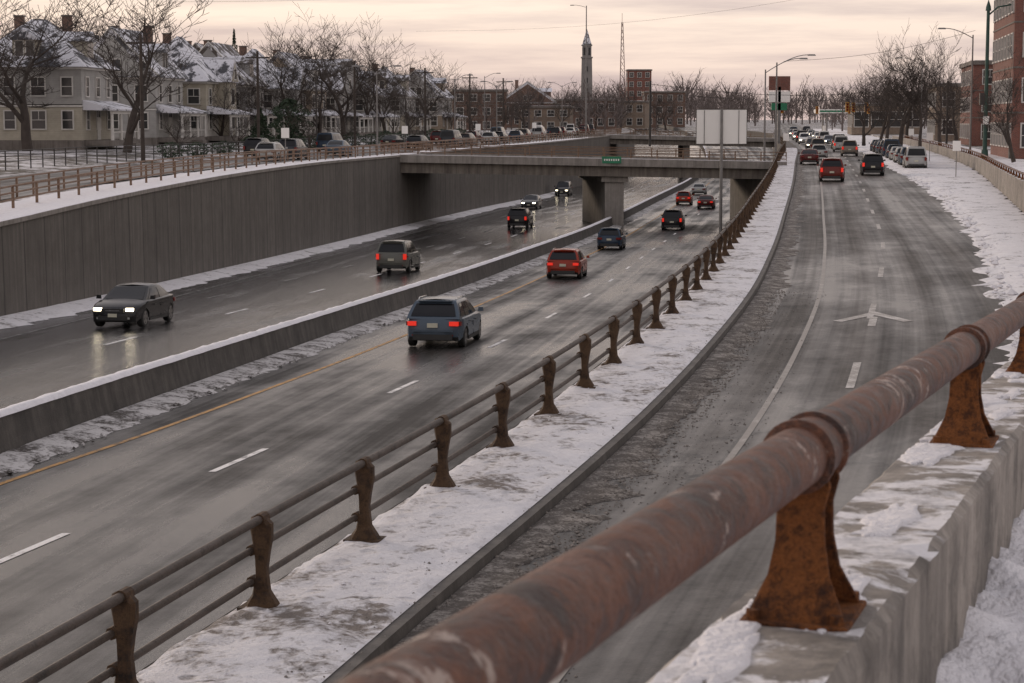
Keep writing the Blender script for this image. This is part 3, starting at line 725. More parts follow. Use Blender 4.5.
def ecar(kind,c,y,dx,back=False,**k):
    hd=heading(M,y)+(math.pi if back else 0)
    return car(kind,c,M(y)+dx,y,E(y),hd,pitch=(-1 if back else 1)*pit(E,y),**k)
ecar('wagon',GRY,62.6,4.4)
ecar('sedan',BLK,70.5,-8.0,back=True,rear_on=False,head_on=True)
ecar('suv',OLV,108.5,5.2-10.9,rear_on=True)
ecar('wagon',REDc,102.5,4.1)
ecar('hatch',BLU,137,3.6,rear_on=False)
ecar('suv',BLK,169.5,5.9)
ecar('hatch',REDc,222,3.6); ecar('sedan',MAR,212,6.6,rear_on=True); ecar('sedan',SIL,252,3.6,rear_on=False)
ecar('suv',BLK,173,-7.6,rear_on=True)
ecar('sedan',DGR,212,-12.0,back=True,rear_on=False,head_on=True)
ecar('suv',BLK,250,-13.3,back=True,rear_on=False,head_on=True)
def scar(kind,c,y,dx,back=False,**k):
    return car(kind,c,R(y)+dx,y,S(y),heading(R,y)+(math.pi if back else 0),pitch=(-1 if back else 1)*pit(S,y),**k)
scar('suv',(.13,.02,.014),147.5,4.4); scar('suv',BLK,159.5,7.8)
kinds=['sedan','suv','hatch','van','wagon']
random.seed(21)
scar('sedan',MAR,186,2.9,rear_on=False)
for i in range(20):
    y=206+i*12.5+U(-3.5,3.5); ln=[3.7,7.1][i%2]
    bk=R_()<.3
    scar(random.choice(kinds),random.choice([BLK,GRY,DGR,TAN,BLU,SIL,WHT,SIL]),y,ln+U(-.3,.3),rear_on=(R_()<.6 and not bk),back=bk,head_on=bk)
for i in range(10):
    y=172+i*7.4+U(-.5,.5); car(['van','suv','wagon','sedan','hatch'][i%5],random.choice([BLK,GRY,SIL,BLU,DGR,SIL]),SR(y)+1.7,y,S(y)+.05,heading(R,y),rear_on=False,name='parked_car')
for i in range(34):
    y=150+i*8+U(-.8,.8)
    if R_()<.2: continue
    car(random.choice(kinds),random.choice([BLK,GRY,DGR,BLU,MAR,TAN,SIL,WHT,SIL]),W(y)-(7.8 if i%3 else 12.6),y,L(y),heading(W,y),rear_on=False,name='parked_car')
# ------------------------------------------------------------------ lamps, signs, poles
def lamp(x,y,z,h,arm,ang,m,arms=1,r=.1,rise=.8):
    mb=MB(); mb.tube('pole',m,[(0,0,0),(0,0,h)],[r,r*.55],10); mb.tube('base',m,[(0,0,0),(0,0,.5)],[r*1.8,r*1.3],10)
    for k in range(arms):
        a=ang+math.pi*k; pts=[]
        for i in range(7):
            t=i/6; pts.append((math.cos(a)*arm*t,math.sin(a)*arm*t,h-.3+rise*math.sin(t*math.pi/2)))
        mb.tube('arm',m,pts,.04,6)
        e=pts[-1]
        mb.box('lamp_head',mat['steel'],(e[0]+math.cos(a)*.3,e[1]+math.sin(a)*.3,e[2]-.02),(.75,.3,.14),a,.75)
    return mb.group('street_lamp',(x,y,z))
lamp(-12.2,181,L(181),7.6,1.6,0,mat['steel'],2,.1)
lamp(-7,245,L(245),8,1.6,0,mat['steel'],1)
lamp(-2,262,L(262),7.5,1.5,0,mat['steel'],2)
lamp(-21,215,L(215),8.5,1.6,0,mat['dark_steel'],1)
lamp(-4.5,330,L(330),10,2,0,mat['steel'],1); lamp(9,360,L(360),9,2,0,mat['steel'],2); lamp(16,430,L(430),9,2,0,mat['steel'],1)
lamp(22.6,179,-4.3,8.6,3.2,.15,mat['steel'],1,.11,1.3)
lamp(24.0,182,-4.3,9.3,2.9,.1,mat['steel'],1,.12,1.0)
lamp(42.4,185,-3.6,11.2,2.6,math.pi,mat['steel'],1,.11,.9)
lamp(48,235,-3.5,10,2.5,math.pi,mat['steel'],1); lamp(60,300,-3.4,10,2.5,math.pi,mat['steel'],1)
lamp(13,352,-3.0,22.5,2.2,math.pi,mat['steel'],1,.16,.4)
mb=MB(); mb.tube('pole',mat['green_steel'],[(0,0,0),(0,0,12.6)],[.2,.14],12); mb.tube('base',mat['green_steel'],[(0,0,0),(0,0,.9)],[.34,.28],12)
mb.tube('cross_arm',mat['green_steel'],[(0,0,12.2),(.8,.0,12.9),(2.4,0,13.2)],.07,8); mb.tube('finial',mat['green_steel'],[(0,0,12.6),(0,0,12.95),(0,0,13.5)],[.24,.2,.02],10)
mb.box('signal_box',mat['dark_steel'],(-.35,0,5.2),(.4,.35,1.0)); mb.box('pole_sign',mat['signback'],(.0,-.2,3.4),(.5,.03,.7)); mb.group('street_lamp',(40.2,170,-3.6))
mb=MB(); yb=151; xb=R(151)-3.9; zb=E(151)
mb.tube('pole',mat['steel'],[(0,0,0),(0,0,9.9)],[.13,.1],12)
mb.box('panel',mat['signback'],(0,.12,8.55),(3.8,.06,2.6))
for dx in(-1.3,1.3): mb.box('stiffeners',mat['steel'],(dx,.07,8.55),(.05,.04,2.5))
for hh in(7.26,9.86): mb.box('edge_trim',mat['dark_steel'],(0,.12,hh),(3.84,.09,.04))
for dx in(-1.91,1.91): mb.box('edge_trim',mat['dark_steel'],(dx,.12,8.55),(.04,.09,2.62))
mb.group('traffic_sign',(xb,yb,zb))
def roadsign(x,y,z,h=2.6,w=.6,hh=.75,m=None):
    mb=MB(); mb.tube('post',mat['steel'],[(0,0,0),(0,0,h)],.035,6); mb.box('plate',m or mat['signback'],(0,-.05,h-hh/2),(w,.02,hh)); mb.group('traffic_sign',(x,y,z))
for y,dx in((150,-4.9),(196,-4.8),(232,-5.2),(275,-5.0)): roadsign(W(y)+dx,y,L(y))
for y,dx in((150,1.6),(188,2.6),(225,3.2)): roadsign(SR(y)+dx+1.6,y,S(y)+.1,2.8)
roadsign(R(205)+.5,205,S(205)); roadsign(-19.0,72,L(72),1.6,.3,.9,mat['steel'])
mat['sy']=pm('signal_yellow',(.5,.24,.02),(.4,.18,.015),2,.5)
def signal(x,y,z):
    mb=MB(); mb.box('housing',mat['sy'],(0,0,0),(.42,.3,1.2))
    for k,c in enumerate(('redoff','trim','trim')): mb.tube('lens',cm[c],[(0,-.16,.34-.34*k),(0,-.2,.34-.34*k)],.13,12)
    for k in range(3): mb.box('visor',cm['trim'],(0,-.22,.48-.34*k),(.3,.16,.03))
    mb.tube('hanger',mat['dark_steel'],[(0,0,.6),(0,0,1.3)],.03,6); return mb.group('traffic_signal',(x,y,z))
for i,(px,y) in enumerate([(845,240),(851,250),(864,245),(847,330),(866,330),(815,330),(780,290)]): signal((px-512)/1990*y,y,1.3)
mb=MB()
for y in(250,330):
    x0=20/290*y; x1=63/290*y
    for x in(x0,x1): mb.tube('poles',mat['dark_steel'],[(x,y,-3.5),(x,y,4.6)],.15,8)
    mb.tube('wire',mat['dark_steel'],[(x0+(x1-x0)*t/8,y,4.2-1.4*math.sin(math.pi*t/8)) for t in range(9)],.03,5)
mb.group('signal_span_wire')
mb=MB()
for i in range(6):
    y=150+i*34; x=W(y)-15.6
    mb.tube('poles',mat['bark'],[(x,y,L(y)),(x,y,L(y)+9.5)],[.16,.11],8); mb.box('cross_arms',mat['bark'],(x,y,L(y)+8.9),(2.2,.12,.14))
    if i:
        y0=y-34; x0=W(y0)-15.6
        for dx in(-1,0,1):
            a=Vector((x0+dx,y0,L(y0)+9)); b=Vector((x+dx,y,L(y)+9)); mb.tube('lines',mat['dark_steel'],[a+(b-a)*t/6-Vector((0,0,.7*math.sin(math.pi*t/6))) for t in range(7)],.012,3)
mb.group('utility_pole_line')
mb=MB()
for a,b,sag in (((-60,330,22),(75,260,31),4),((-60,332,19),(75,262,28),4),((-20,420,18),(80,250,24),4),((24.6,182,5.1),(42.6,185,8),.6)):
    a=Vector(a);b=Vector(b); mb.tube('cable',mat['dark_steel'],[a+(b-a)*t/16-Vector((0,0,sag*math.sin(math.pi*t/16))) for t in range(17)],.015,4)
mb.group('power_line')
# ------------------------------------------------------------------ buildings
bm_={}
bm_['glass']=pm('window_glass',(.025,.027,.03),(.06,.058,.055),.5,.1,spec=.6)
bm_['trim']=pm('painted_trim',(.62,.6,.56),(.5,.48,.45),2,.6)
bm_['found']=concrete('foundation_stone',(.16,.14,.12),(.25,.22,.2))
def roofmat(name,c,sn):
    t=NT(name); v=t.coord('Object'); n=t.noise(v,.55,7,.7); st=t.sep(v)[2]; 
    rows=t.math('FRACT',t.math('MULTIPLY',st,4.0)); c0=t.mix(.5,c,t.ramp(rows,[(0,.55),(.25,1.0)]),'MULTIPLY')
    t.col(t.mix(t.ramp(n,[(sn,0.0),(sn+.06,1.0)]),c0,(.66,.66,.7))); t.rough(.8); return t.m
rfs=[roofmat('slate_roof',(.07,.07,.078),.45),roofmat('shingle_roof',(.09,.075,.065),.49),roofmat('shingle_roof_grey',(.085,.085,.09),.46)]
def siding(name,c):
    t=NT(name); v=t.coord('Object'); z=t.sep(v)[2]; r=t.math('FRACT',t.math('MULTIPLY',z,6)); n=t.noise(v,1.2,4,.65)
    cc=t.ramp(n,[(.3,c),(.7,tuple(q*.75 for q in c))]); t.col(t.mix(.45,cc,t.ramp(r,[(0,.45),(.2,1.0)]),'MULTIPLY')); t.rough(.75); return t.m
def brick(name,c):
    t=NT(name); br=t.add('ShaderNodeTexBrick')
    tc=t.coord('Object'); sp=t.sep(tc); cb=t.add('ShaderNodeCombineXYZ'); t.link(t.math('ADD',sp[0],sp[1]),cb.inputs[0]); t.link(sp[2],cb.inputs[1]); t.link(cb.outputs[0],br.inputs['Vector'])
    br.inputs['Color1'].default_value=(*c,1); br.inputs['Color2'].default_value=(*[q*.65 for q in c],1); br.inputs['Mortar'].default_value=(.22,.2,.18,1)
    br.inputs['Scale'].default_value=1.0; br.inputs['Brick Width'].default_value=.24; br.inputs['Row Height'].default_value=.08; br.inputs['Mortar Size'].default_value=.008
    n=t.noise(tc,.8,5); t.col(t.mix(.5,br.outputs[0],t.ramp(n,[(.3,.6),(.7,1.0)]),'MULTIPLY')); t.rough(.85); return t.m
walls=[siding('cream_siding',(.46,.42,.34)),siding('grey_siding',(.33,.32,.31)),siding('white_siding',(.6,.57,.53)),siding('tan_siding',(.3,.24,.18)),siding('pale_grey_siding',(.4,.39,.37))]
brk=[brick('red_brick',(.24,.07,.045)),brick('brown_brick',(.18,.09,.06)),brick('tan_brick',(.28,.2,.14))]
def window(mb,face,u,z,w,h,X,Y):
    def B(part,m,du,dz,sw,sh,dep):
        if face=='-y': mb.box(part,m,(u+du,-Y-dep/2+.0,z+dz),(sw,dep,sh))
        elif face=='+x': mb.box(part,m,(X+dep/2,u+du,z+dz),(dep,sw,sh))
        else: mb.box(part,m,(-X-dep/2,u+du,z+dz),(dep,sw,sh))
    t=.12
    B('windows',bm_['glass'],0,0,w,h,.03)
    B('window_frames',bm_['trim'],-w/2-t/2,0,t,h+2*t,.1); B('window_frames',bm_['trim'],w/2+t/2,0,t,h+2*t,.1)
    B('window_frames',bm_['trim'],0,h/2+t/2,w,t,.1); B('window_frames',bm_['trim'],0,-h/2-t/2,w,t,.13)
    B('window_frames',bm_['trim'],0,0,w,.06,.06)
    if w>1.2: B('window_frames',bm_['trim'],0,h/4+.01,.06,h/2-.04,.055)
def house(x,y,z,rz,W_,D_,eave,ridge,wm,rm,style=0,porch=True,chim=1,bay=0):
    mb=MB(); X=W_/2;Y=D_/2; ov=.6
    wm2=random.choice(walls) if random.random()<.5 else wm
    mb.box('foundation',bm_['found'],(0,0,.1),(W_+.1,D_+.1,1.2)); mb.box('walls',wm,(0,0,eave*.25+.37),(W_,D_,eave*.5-.68)); mb.box('upper_walls',wm2,(0,0,eave*.77+.02),(W_-.02,D_-.02,eave*.46))
    mb.box('belt_course',bm_['trim'],(0,0,eave*.52),(W_+.12,D_+.12,.18)); mb.box('cornice',bm_['trim'],(0,0,eave-.1),(W_+.5,D_+.5,.22))
    a,b=X+ov,Y+ov; e=eave+.02
    if style==0:
        r=max(0,b-a*.9) if b>a else 0; r2=max(0,a-b*.9)
        vs=[(-a,-b,e),(a,-b,e),(a,b,e),(-a,b,e),(-r2,-r,ridge),(r2,-r,ridge),(r2,r,ridge),(-r2,r,ridge)]
        mb.faces('roof',rm,vs,[(0,1,5,4),(1,2,6,5),(2,3,7,6),(3,0,4,7),(4,5,6,7),(3,2,1,0)])
    elif style==1:
        mb.prism('roof',rm,[(-a,e),(a,e),(a,e+.12),(0,ridge),(-a,e+.12)],'y',-b,b)
        mb.prism('gable_wall',wm2,[(-X+.3,e+.1),(X-.3,e+.1),(0,ridge-.75)],'y',-b-.02,-b+.02)
        for u in(-.6,.6):
            mb.box('windows',bm_['glass'],(u,-b-.05,e+1.2),(.8,.03,1.2)); mb.box('window_frames',bm_['trim'],(u,-b-.035,e+1.2),(1.0,.03,1.4))
        mb.tube('bargeboard',bm_['trim'],[(-a,-b-.04,e+.06),(0,-b-.04,ridge-.06),(a,-b-.04,e+.06)],.1,4)
    else:
        pr=[(-b,e),(b,e),(b,e+.1),(b*.62,e+(ridge-e)*.66),(0,ridge),(-b*.62,e+(ridge-e)*.66),(-b,e+.1)]
        mb.prism('roof',rm,pr,'x',-a,a); mb.prism('gable_wall',wm,[(p[0]*.88,e+(p[1]-e)*.9+.02) for p in pr],'x',-a-.03,a+.03)
        for u in(-1.3,1.3): 
            mb.box('windows',bm_['glass'],(a+.05,u,e+1.3),(.03,.9,1.3)); mb.box('window_frames',bm_['trim'],(a+.04,u,e+1.3),(.03,1.15,1.55))
    if bay:
        for (cx,cy,sx,sy,ax) in ((X+.6,Y*.35,1.6,3.4,'x'),(-X*.35,-Y-.5,3.2,1.4,'y')):
            mb.box('bay_walls',wm2,(cx,cy,eave/2+.4),(sx,sy,eave-.7)); hw=(sy if ax=='x' else sx)/2
            if ax=='x': pr=[(cy-hw-.35,eave+.03),(cy+hw+.35,eave+.03),(cy,eave+2.9)]; mb.prism('bay_roof',rm,pr,'x',-X*.3,cx+sx/2+.3); mb.prism('gable_wall',wm2,[(cy-hw+.1,eave+.1),(cy+hw-.1,eave+.1),(cy,eave+2.3)],'x',cx,cx+sx/2+.33)
            else: pr=[(cx-hw-.35,eave+.03),(cx+hw+.35,eave+.03),(cx,eave+2.9)]; mb.prism('bay_roof',rm,pr,'y',cy-sy/2-.3,Y*.3); mb.prism('gable_wall',wm2,[(cx-hw+.1,eave+.1),(cx+hw-.1,eave+.1),(cx,eave+2.3)],'y',cy-sy/2-.33,cy)
            for fl in(eave*.28+.5,eave*.76,eave+.95):
                ww=.8 if fl>eave else 1.2; hh=1.1 if fl>eave else 1.7
                if ax=='x':
                    xx=cx+sx/2+(.34 if fl>eave else 0)
                    mb.box('window_frames',bm_['trim'],(xx+.02,cy,fl),(.05,ww+.28,hh+.28)); mb.box('windows',bm_['glass'],(xx+.04,cy,fl),(.05,ww,hh))
                else:
                    yy=cy-sy/2-(.34 if fl>eave else 0)
                    mb.box('window_frames',bm_['trim'],(cx,yy-.02,fl),(ww+.28,.05,hh+.28)); mb.box('windows',bm_['glass'],(cx,yy-.04,fl),(ww,.05,hh))
    dz=e+(ridge-e)*.38
    for fc in('-y','+x'):
        if bay or (style==1 and fc=='-y') or (style==2 and fc=='+x'): continue
        lim=b if fc=='-y' else a
        d0=lim*.80; d1=lim*.3
        def tp(u,v,w): return (u,-v,w) if fc=='-y' else (v,u,w)
        hw=1.15; z0=e+.25; z1=dz+.75
        vs=[tp(-hw,d0,z0),tp(hw,d0,z0),tp(hw,d0,z1),tp(-hw,d0,z1),tp(-hw,d1,z0),tp(hw,d1,z0),tp(hw,d1,z1),tp(-hw,d1,z1)]
        mb.faces('dormer_walls',wm,vs,[(0,1,2,3),(1,5,6,2),(4,0,3,7)])
        vs=[tp(-hw-.3,d0+.3,z1),tp(hw+.3,d0+.3,z1),tp(0,d0+.3,z1+.95),tp(-hw-.3,d1-1,z1),tp(hw+.3,d1-1,z1),tp(0,d1-1,z1+.95)]
        mb.faces('dormer_roof',rm,vs,[(0,1,2),(1,4,5,2),(3,0,2,5),(0,3,4,1)])
        for u in(-.5,.5):
            p=[tp(u-.35,d0+.03,z0+.5),tp(u+.35,d0+.03,z0+.5),tp(u+.35,d0+.03,z1-.12),tp(u-.35,d0+.03,z1-.12)]; mb.quad('windows',bm_['glass'],*p)
            p=[tp(u-.45,d0+.015,z0+.4),tp(u+.45,d0+.015,z0+.4),tp(u+.45,d0+.015,z1-.03),tp(u-.45,d0+.015,z1-.03)]; mb.quad('window_frames',bm_['trim'],*p)
    n=max(2,int(W_/2.6)); 
    for fl in(eave*.28+.5,eave*.76):
        for i in range(n):
            u=-X+W_*(i+.5)/n
            if bay and abs(u+X*.35)<2.2: continue
            window(mb,'-y',u,fl,.95 if i%2 else 1.25,1.6,X,Y)
        nd=max(2,int(D_/3.0))
        for i in range(nd):
            u=-Y+D_*(i+.5)/nd
            if bay and abs(u-Y*.35)<2.3: continue
            window(mb,'+x',u,fl,1.3 if i%2 else 1.0,1.7,X,Y)
    if porch:
        pw=2.6; pd=D_*.9; ph=eave*.47
        mb.box('porch_floor',bm_['found'],(X+pw/2,0,.45),(pw,pd,.5)); 
        vs=[(X,-pd/2-.3,ph+.9),(X,pd/2+.3,ph+.9),(X+pw+.4,pd/2+.3,ph+.1),(X+pw+.4,-pd/2-.3,ph+.1),(X,-pd/2-.3,ph),(X,pd/2+.3,ph),(X+pw+.4,pd/2+.3,ph-.05),(X+pw+.4,-pd/2-.3,ph-.05)]
        mb.faces('porch_roof',rm,vs,[(0,3,2,1),(0,4,7,3),(1,2,6,5),(3,7,6,2),(4,5,6,7)])
        mb.box('porch_beam',bm_['trim'],(X+pw,0,ph-.2),(.25,pd,.3))
        for i in range(4):
            yy=-pd/2+.2+(pd-.4)*i/3; mb.tube('porch_columns',bm_['trim'],[(X+pw,yy,.7),(X+pw,yy,ph-.3)],[.17,.13],8)
        mb.box('porch_rail',bm_['trim'],(X+pw,0,1.45),(.08,pd-.4,.08))
        mb.box('door',bm_['trim'],(X+.05,0,1.75),(.1,1.1,2.15)); mb.box('steps',bm_['found'],(X+pw+.6,0,.25),(1.2,1.8,.3))
        for i in range(14): mb.box('porch_balusters',bm_['trim'],(X+pw,-pd/2+.4+(pd-.8)*i/13,1.1),(.05,.05,.62))
    for k in range(chim): 
        cx=(-X*.4,X*.45)[k%2]; mb.box('chimney',brk[1],(cx,.8,ridge-.9),(.85,.65,2.4)); mb.box('chimney_cap',bm_['found'],(cx,.8,ridge+.36),(1.0,.8,.14))
    return mb.group('house',(x,y,z),rz)
hz=-2.75
random.seed(3)
house(-44.6,190,hz,-.06,10.8,11,7.4,12.0,walls[0],rfs[0],0,bay=0,chim=2)
house(-57.5,192,hz,-.05,10,11,7.0,12.0,walls[2],rfs[1],1)
house(-41.3,216,hz,-.1,9,11,7.0,12.2,walls[4],rfs[2],1,chim=2,bay=0)
house(-38.0,230,hz,-.1,8.5,10,6.8,12.0,walls[2],rfs[0],0,bay=1)
house(-35.6,245,hz,-.1,8.5,10,6.6,11.8,walls[1],rfs[1],1,bay=0)
house(-33.2,259,hz,-.12,8.5,10,6.4,11.6,walls[3],rfs[2],0,bay=1)
house(-30.6,274,hz,-.12,8.5,10,6.6,11.6,walls[2],rfs[0],1)
house(-27.8,289,hz,-.14,8.5,10,6.2,11.2,walls[1],rfs[1],2)
house(-25,305,hz,-.14,8.5,10,6.2,11.2,walls[4],rfs[0],1)
house(-21,330,hz,-.14,8.5,10,6.2,11.2,walls[0],rfs[1],0); house(-16,355,hz,-.14,9,10,6.2,11.2,walls[3],rfs[0],1)
house(-52,250,hz,0,10,10,7.4,13,brk[1],rfs[2],0,False); house(-60,222,hz,0,10,10,7.4,13,walls[3],rfs[0],1,False); house(-44,285,hz,0,10,10,7,13.2,walls[1],rfs[1],1,False)
def block(name,x,y,z,rz,W_,D_,H,wm,fl,nw,nd,cornice=None,snow=True,shop=False):
    mb=MB(); X=W_/2;Y=D_/2
    mb.box('walls',wm,(0,0,H/2),(W_,D_,H)); mb.box('cornice',cornice or bm_['found'],(0,0,H+.15),(W_+.6,D_+.6,.5)); mb.box('roof',mat['snow_clean'] if snow else rfs[1],(0,0,H+.43),(W_-.3,D_-.3,.06))
    fh=H/fl
    for f in range(fl):
        zz=fh*(f+.52)
        for i in range(nw): window(mb,'-y',-X+W_*(i+.5)/nw,zz,min(1.6,W_/nw*.5) if not(shop and f==0) else W_/nw*.8,fh*.5,X,Y)
        for i in range(nd): window(mb,'-x',-Y+D_*(i+.5)/nd,zz,min(1.4,D_/nd*.5),fh*.5,X,Y)
        if f: mb.box('sill_course',bm_['found'],(0,0,fh*f+.1),(W_+.1,D_+.1,.14))
    mb.box('door',cm['trim'],(-X-.04,-Y+1.2,1.1),(.08,1.1,2.2))
    return mb.group(name,(x,y,z),rz)
block('brick_building',51.2,176,-3.4,-.15,16,20,15,brk[0],4,5,7,mat['green_steel'])
block('brick_building',66,255,-3.4,-.15,16,20,10,brk[0],3,4,6)
block('brick_building',70,300,-3.4,-.15,14,22,8,brk[2],2,4,6)
block('brick_building',87,345,-3.4,-.15,16,24,10,brk[0],3,4,6)
block('shop_building',78,420,-3.4,-.1,14,16,6,brk[2],1,4,4,shop=True)
block('apartment_building',48,760,-3.2,0,9,9,21,brk[0],6,3,3)
block('office_building',53,700,-3.2,0,14,12,12,brk[1],3,4,3)
block('brick_building',17,560,-3.2,0,24,12,8,brk[1],2,8,3)
block('brick_building',0,600,-3.2,.2,20,12,9.5,brk[1],3,6,3)
block('brick_building',34,620,-3.2,-.2,16,12,8,brk[2],2,5,3)
block('brick_building',-8,450,-3.1,.15,12,12,9,brk[1],3,4,3); block('shop_building',8,470,-3.1,-.1,12,10,5.5,brk[2],2,4,3)
house(4,520,-3.1,0,14,12,7,12.5,brk[1],roofmat('snowy_roof',(.1,.1,.1),.3),1,False)
mb=MB(); mb.box('pole',mat['steel'],(0,0,4),(.4,.4,8)); mb.box('panel_top',brk[0],(0,0,8.5),(3.0,.4,2.0)); mb.box('panel_mid',mat['signback'],(0,0,6.6),(3.0,.4,1.5)); mb.box('panel_low',mat['green_sign'],(0,0,5.2),(2.2,.4,1.0)); mb.group('advertising_sign',(38.0,285,-3.6))
mb=MB(); mb.box('canopy',mat['signback'],(0,0,5),(14,9,.9)); mb.box('stripe',mat['green_sign'],(0,-4.53,5.0),(14,.05,.4))
for a in(-5,5):
    for b in(-3,3): mb.box('columns',mat['steel'],(a,b,2.3),(.4,.4,4.5))
mb.box('pumps',mat['signback'],(-5,0,.8),(.9,.6,1.6)); mb.box('pumps',mat['signback'],(5,0,.8),(.9,.6,1.6)); mb.group('gas_station',(80,480,-3.4))
mb=MB(); stn=pm('pale_stone',(.26,.24,.23),(.19,.18,.17),.2,.8)
H0=30
mb.box('shaft',stn,(0,0,H0/2),(5.6,5.6,H0),0,.8); mb.box('belfry',stn,(0,0,H0+2.7),(4.0,4.0,5.4)); mb.box('cornice',stn,(0,0,H0+.1),(5.2,5.2,.6)); mb.box('cornice',stn,(0,0,H0+5.5),(4.8,4.8,.5))
for s in(-1.1,1.1): mb.box('openings',cm['trim'],(s,-2.02,H0+2.8),(.9,.06,3.4)); mb.box('openings',cm['trim'],(-2.02,s,H0+2.8),(.06,.9,3.4))
for k in range(5): mb.box('openings',cm['trim'],(0,-2.75+k*.08,5+k*5),(.8,.14,2.2))
mb.faces('spire',rfs[2],[(-2.1,-2.1,H0+5.8),(2.1,-2.1,H0+5.8),(2.1,2.1,H0+5.8),(-2.1,2.1,H0+5.8),(0,0,H0+13)],[(0,1,4),(1,2,4),(2,3,4),(3,0,4),(3,2,1,0)])
mb.group('church_tower',(33.5,900,-3.2))
mb=MB(); Hh=46; ms=pm('mast_paint',(.28,.12,.09),(.3,.27,.25),.1,.6)
def mp(k,t): a=2*math.pi*k/3; r=1.9*(1-t)+.35; return (r*math.cos(a),r*math.sin(a),Hh*t)
for k in range(3): mb.tube('legs',ms,[mp(k,0),mp(k,1)],.16,4)
for i in range(16):
    t=i/16;t2=(i+1)/16
    for k in range(3): mb.tube('bracing',ms,[mp(k,t),mp((k+1)%3,t2)],.08,3); mb.tube('bracing',ms,[mp((k+1)%3,t),mp(k,t2)],.08,3)
mb.tube('antenna',ms,[(0,0,Hh),(0,0,Hh+4)],.1,5); mb.group('radio_mast',(49.5,905,-3.2))
# ------------------------------------------------------------------ trees
def tree_mesh(seed,h=12,levels=6,spread=.5,thick=.22,lean=0,minr=.011):
    rnd=random.Random(seed); mb=MB()
    def grow(p,d,ln,r,lv):
        nseg=3 if lv>1 else 2
        pts=[p];q=p.copy();dd=d.copy()
        for i in range(nseg):
            dd=(dd+Vector((rnd.uniform(-1,1),rnd.uniform(-1,1),rnd.uniform(-.7,.85)))*.19).normalized(); q=q+dd*ln/nseg; pts.append(q.copy())
        r1=max(r*.6,minr)
        mb.tube('trunk' if lv>3 else 'branches',mat['bark'] if lv>2 else mat['twig'],pts,[max(minr,r)+(r1-max(minr,r))*i/nseg for i in range(nseg+1)],7 if lv>4 else (5 if lv>2 else 3),cap=False)
        if lv==0: return
        nb=4 if lv>=levels-1 else 3
        for k in range(nb):
            t=rnd.uniform(.35,1.0) if k else 1.0
            idx=min(nseg-1,int(t*nseg)); b=pts[idx]+(pts[idx+1]-pts[idx])*(t*nseg-idx) if t<1 else pts[-1]
            az=rnd.uniform(0,6.28); ax=Vector((math.cos(az),math.sin(az),rnd.uniform(-.25,.4))).normalized()
            nd=(dd*(1-spread*(.5 if k==0 else 1))+ax*spread*(.5 if k==0 else 1.25)+Vector((0,0,.07))).normalized()
            grow(b,nd,ln*(rnd.uniform(.72,.9) if k==0 else rnd.uniform(.5,.84)),r1*rnd.uniform(.55,.88),lv-1)
    grow(Vector((0,0,-.2)),Vector((lean,0,1)),h*.24,thick,levels)
    zs=max(v[2] for P in mb.p.values() for v in P[0])
    return mb.data('bare_tree'),zs
TM=[tree_mesh(s,12,6,sp,th) for s,sp,th in((1,.5,.24),(2,.44,.2),(3,.54,.26),(5,.47,.19),(8,.4,.2))]
TS=[tree_mesh(s,8,5,.5,.12) for s in(11,12)]
random.seed(5)
def tree(x,y,z,h,k,wd=1.0): 
    me,zs=TM[k%5]; s=h/zs
    put('bare_tree',me,(x,y,z),U(0,6.28),sc=(s*wd,s*wd,s))
def TP(px,Y): return (px-512)/1990*Y
for px,Y,h,k in [(128,172,18,0),(30,178,18,2),(70,222,17,4),(-20,165,16,3),(222,228,10,1),(262,240,12,3),(296,246,16,0),(322,262,16,1),(345,248,17.5,2),(364,290,18,3),(388,300,15,0),(410,320,12,1),(430,340,16,2),(450,300,9,3),(474,380,12,0),(500,400,11,1),(525,430,12,2),(285,300,17,4),(308,285,18,2),(185,262,15,2),(158,242,13,3),(100,250,17,1),(395,275,9,4),(560,440,11,0),(595,470,12,3),(545,500,14,1),(578,520,13,2),(620,540,14,4),(665,560,13,0),(440,410,15,4),
  (862,240,10,0),(878,262,13,1),(898,225,12,2),(918,222,14,3),(938,240,14,4),(905,300,14,2),(955,205,9,2),(1012,150,9,1),(885,340,15,0)]:
    tree(TP(px,Y),Y,-3.1,h,k,U(.85,1.15))
for px,Y in [(180,175),(310,195),(345,205),(415,230),(470,260),(240,185)]:
    me,zs=TS[int(px)%2]; put('bare_tree',me,(TP(px,Y),Y,L(Y)),U(0,6),sc=U(4,6)/zs)
mb=MB(); rnd=random.Random(9)
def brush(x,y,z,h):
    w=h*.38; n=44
    mb.tube('t',mat['hazed_twig'],[(x,y,z),(x,y,z+h*.6)],[h*.02,h*.01],3,cap=False)
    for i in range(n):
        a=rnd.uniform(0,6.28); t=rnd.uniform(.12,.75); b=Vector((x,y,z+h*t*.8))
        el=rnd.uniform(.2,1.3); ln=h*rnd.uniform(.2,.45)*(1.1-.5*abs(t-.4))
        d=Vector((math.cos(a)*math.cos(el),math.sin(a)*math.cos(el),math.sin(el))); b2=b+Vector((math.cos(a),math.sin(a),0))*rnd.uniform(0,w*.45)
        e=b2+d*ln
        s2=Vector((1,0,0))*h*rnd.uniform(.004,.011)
        mb.faces('b',mat['hazed_twig'],[b2-s2,b2+s2,e],[(0,1,2)])
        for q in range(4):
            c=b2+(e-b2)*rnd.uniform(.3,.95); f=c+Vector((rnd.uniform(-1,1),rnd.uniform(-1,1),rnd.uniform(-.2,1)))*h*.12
            mb.faces('b',mat['hazed_twig'],[c-s2*.55,c+s2*.55,f],[(0,1,2)])
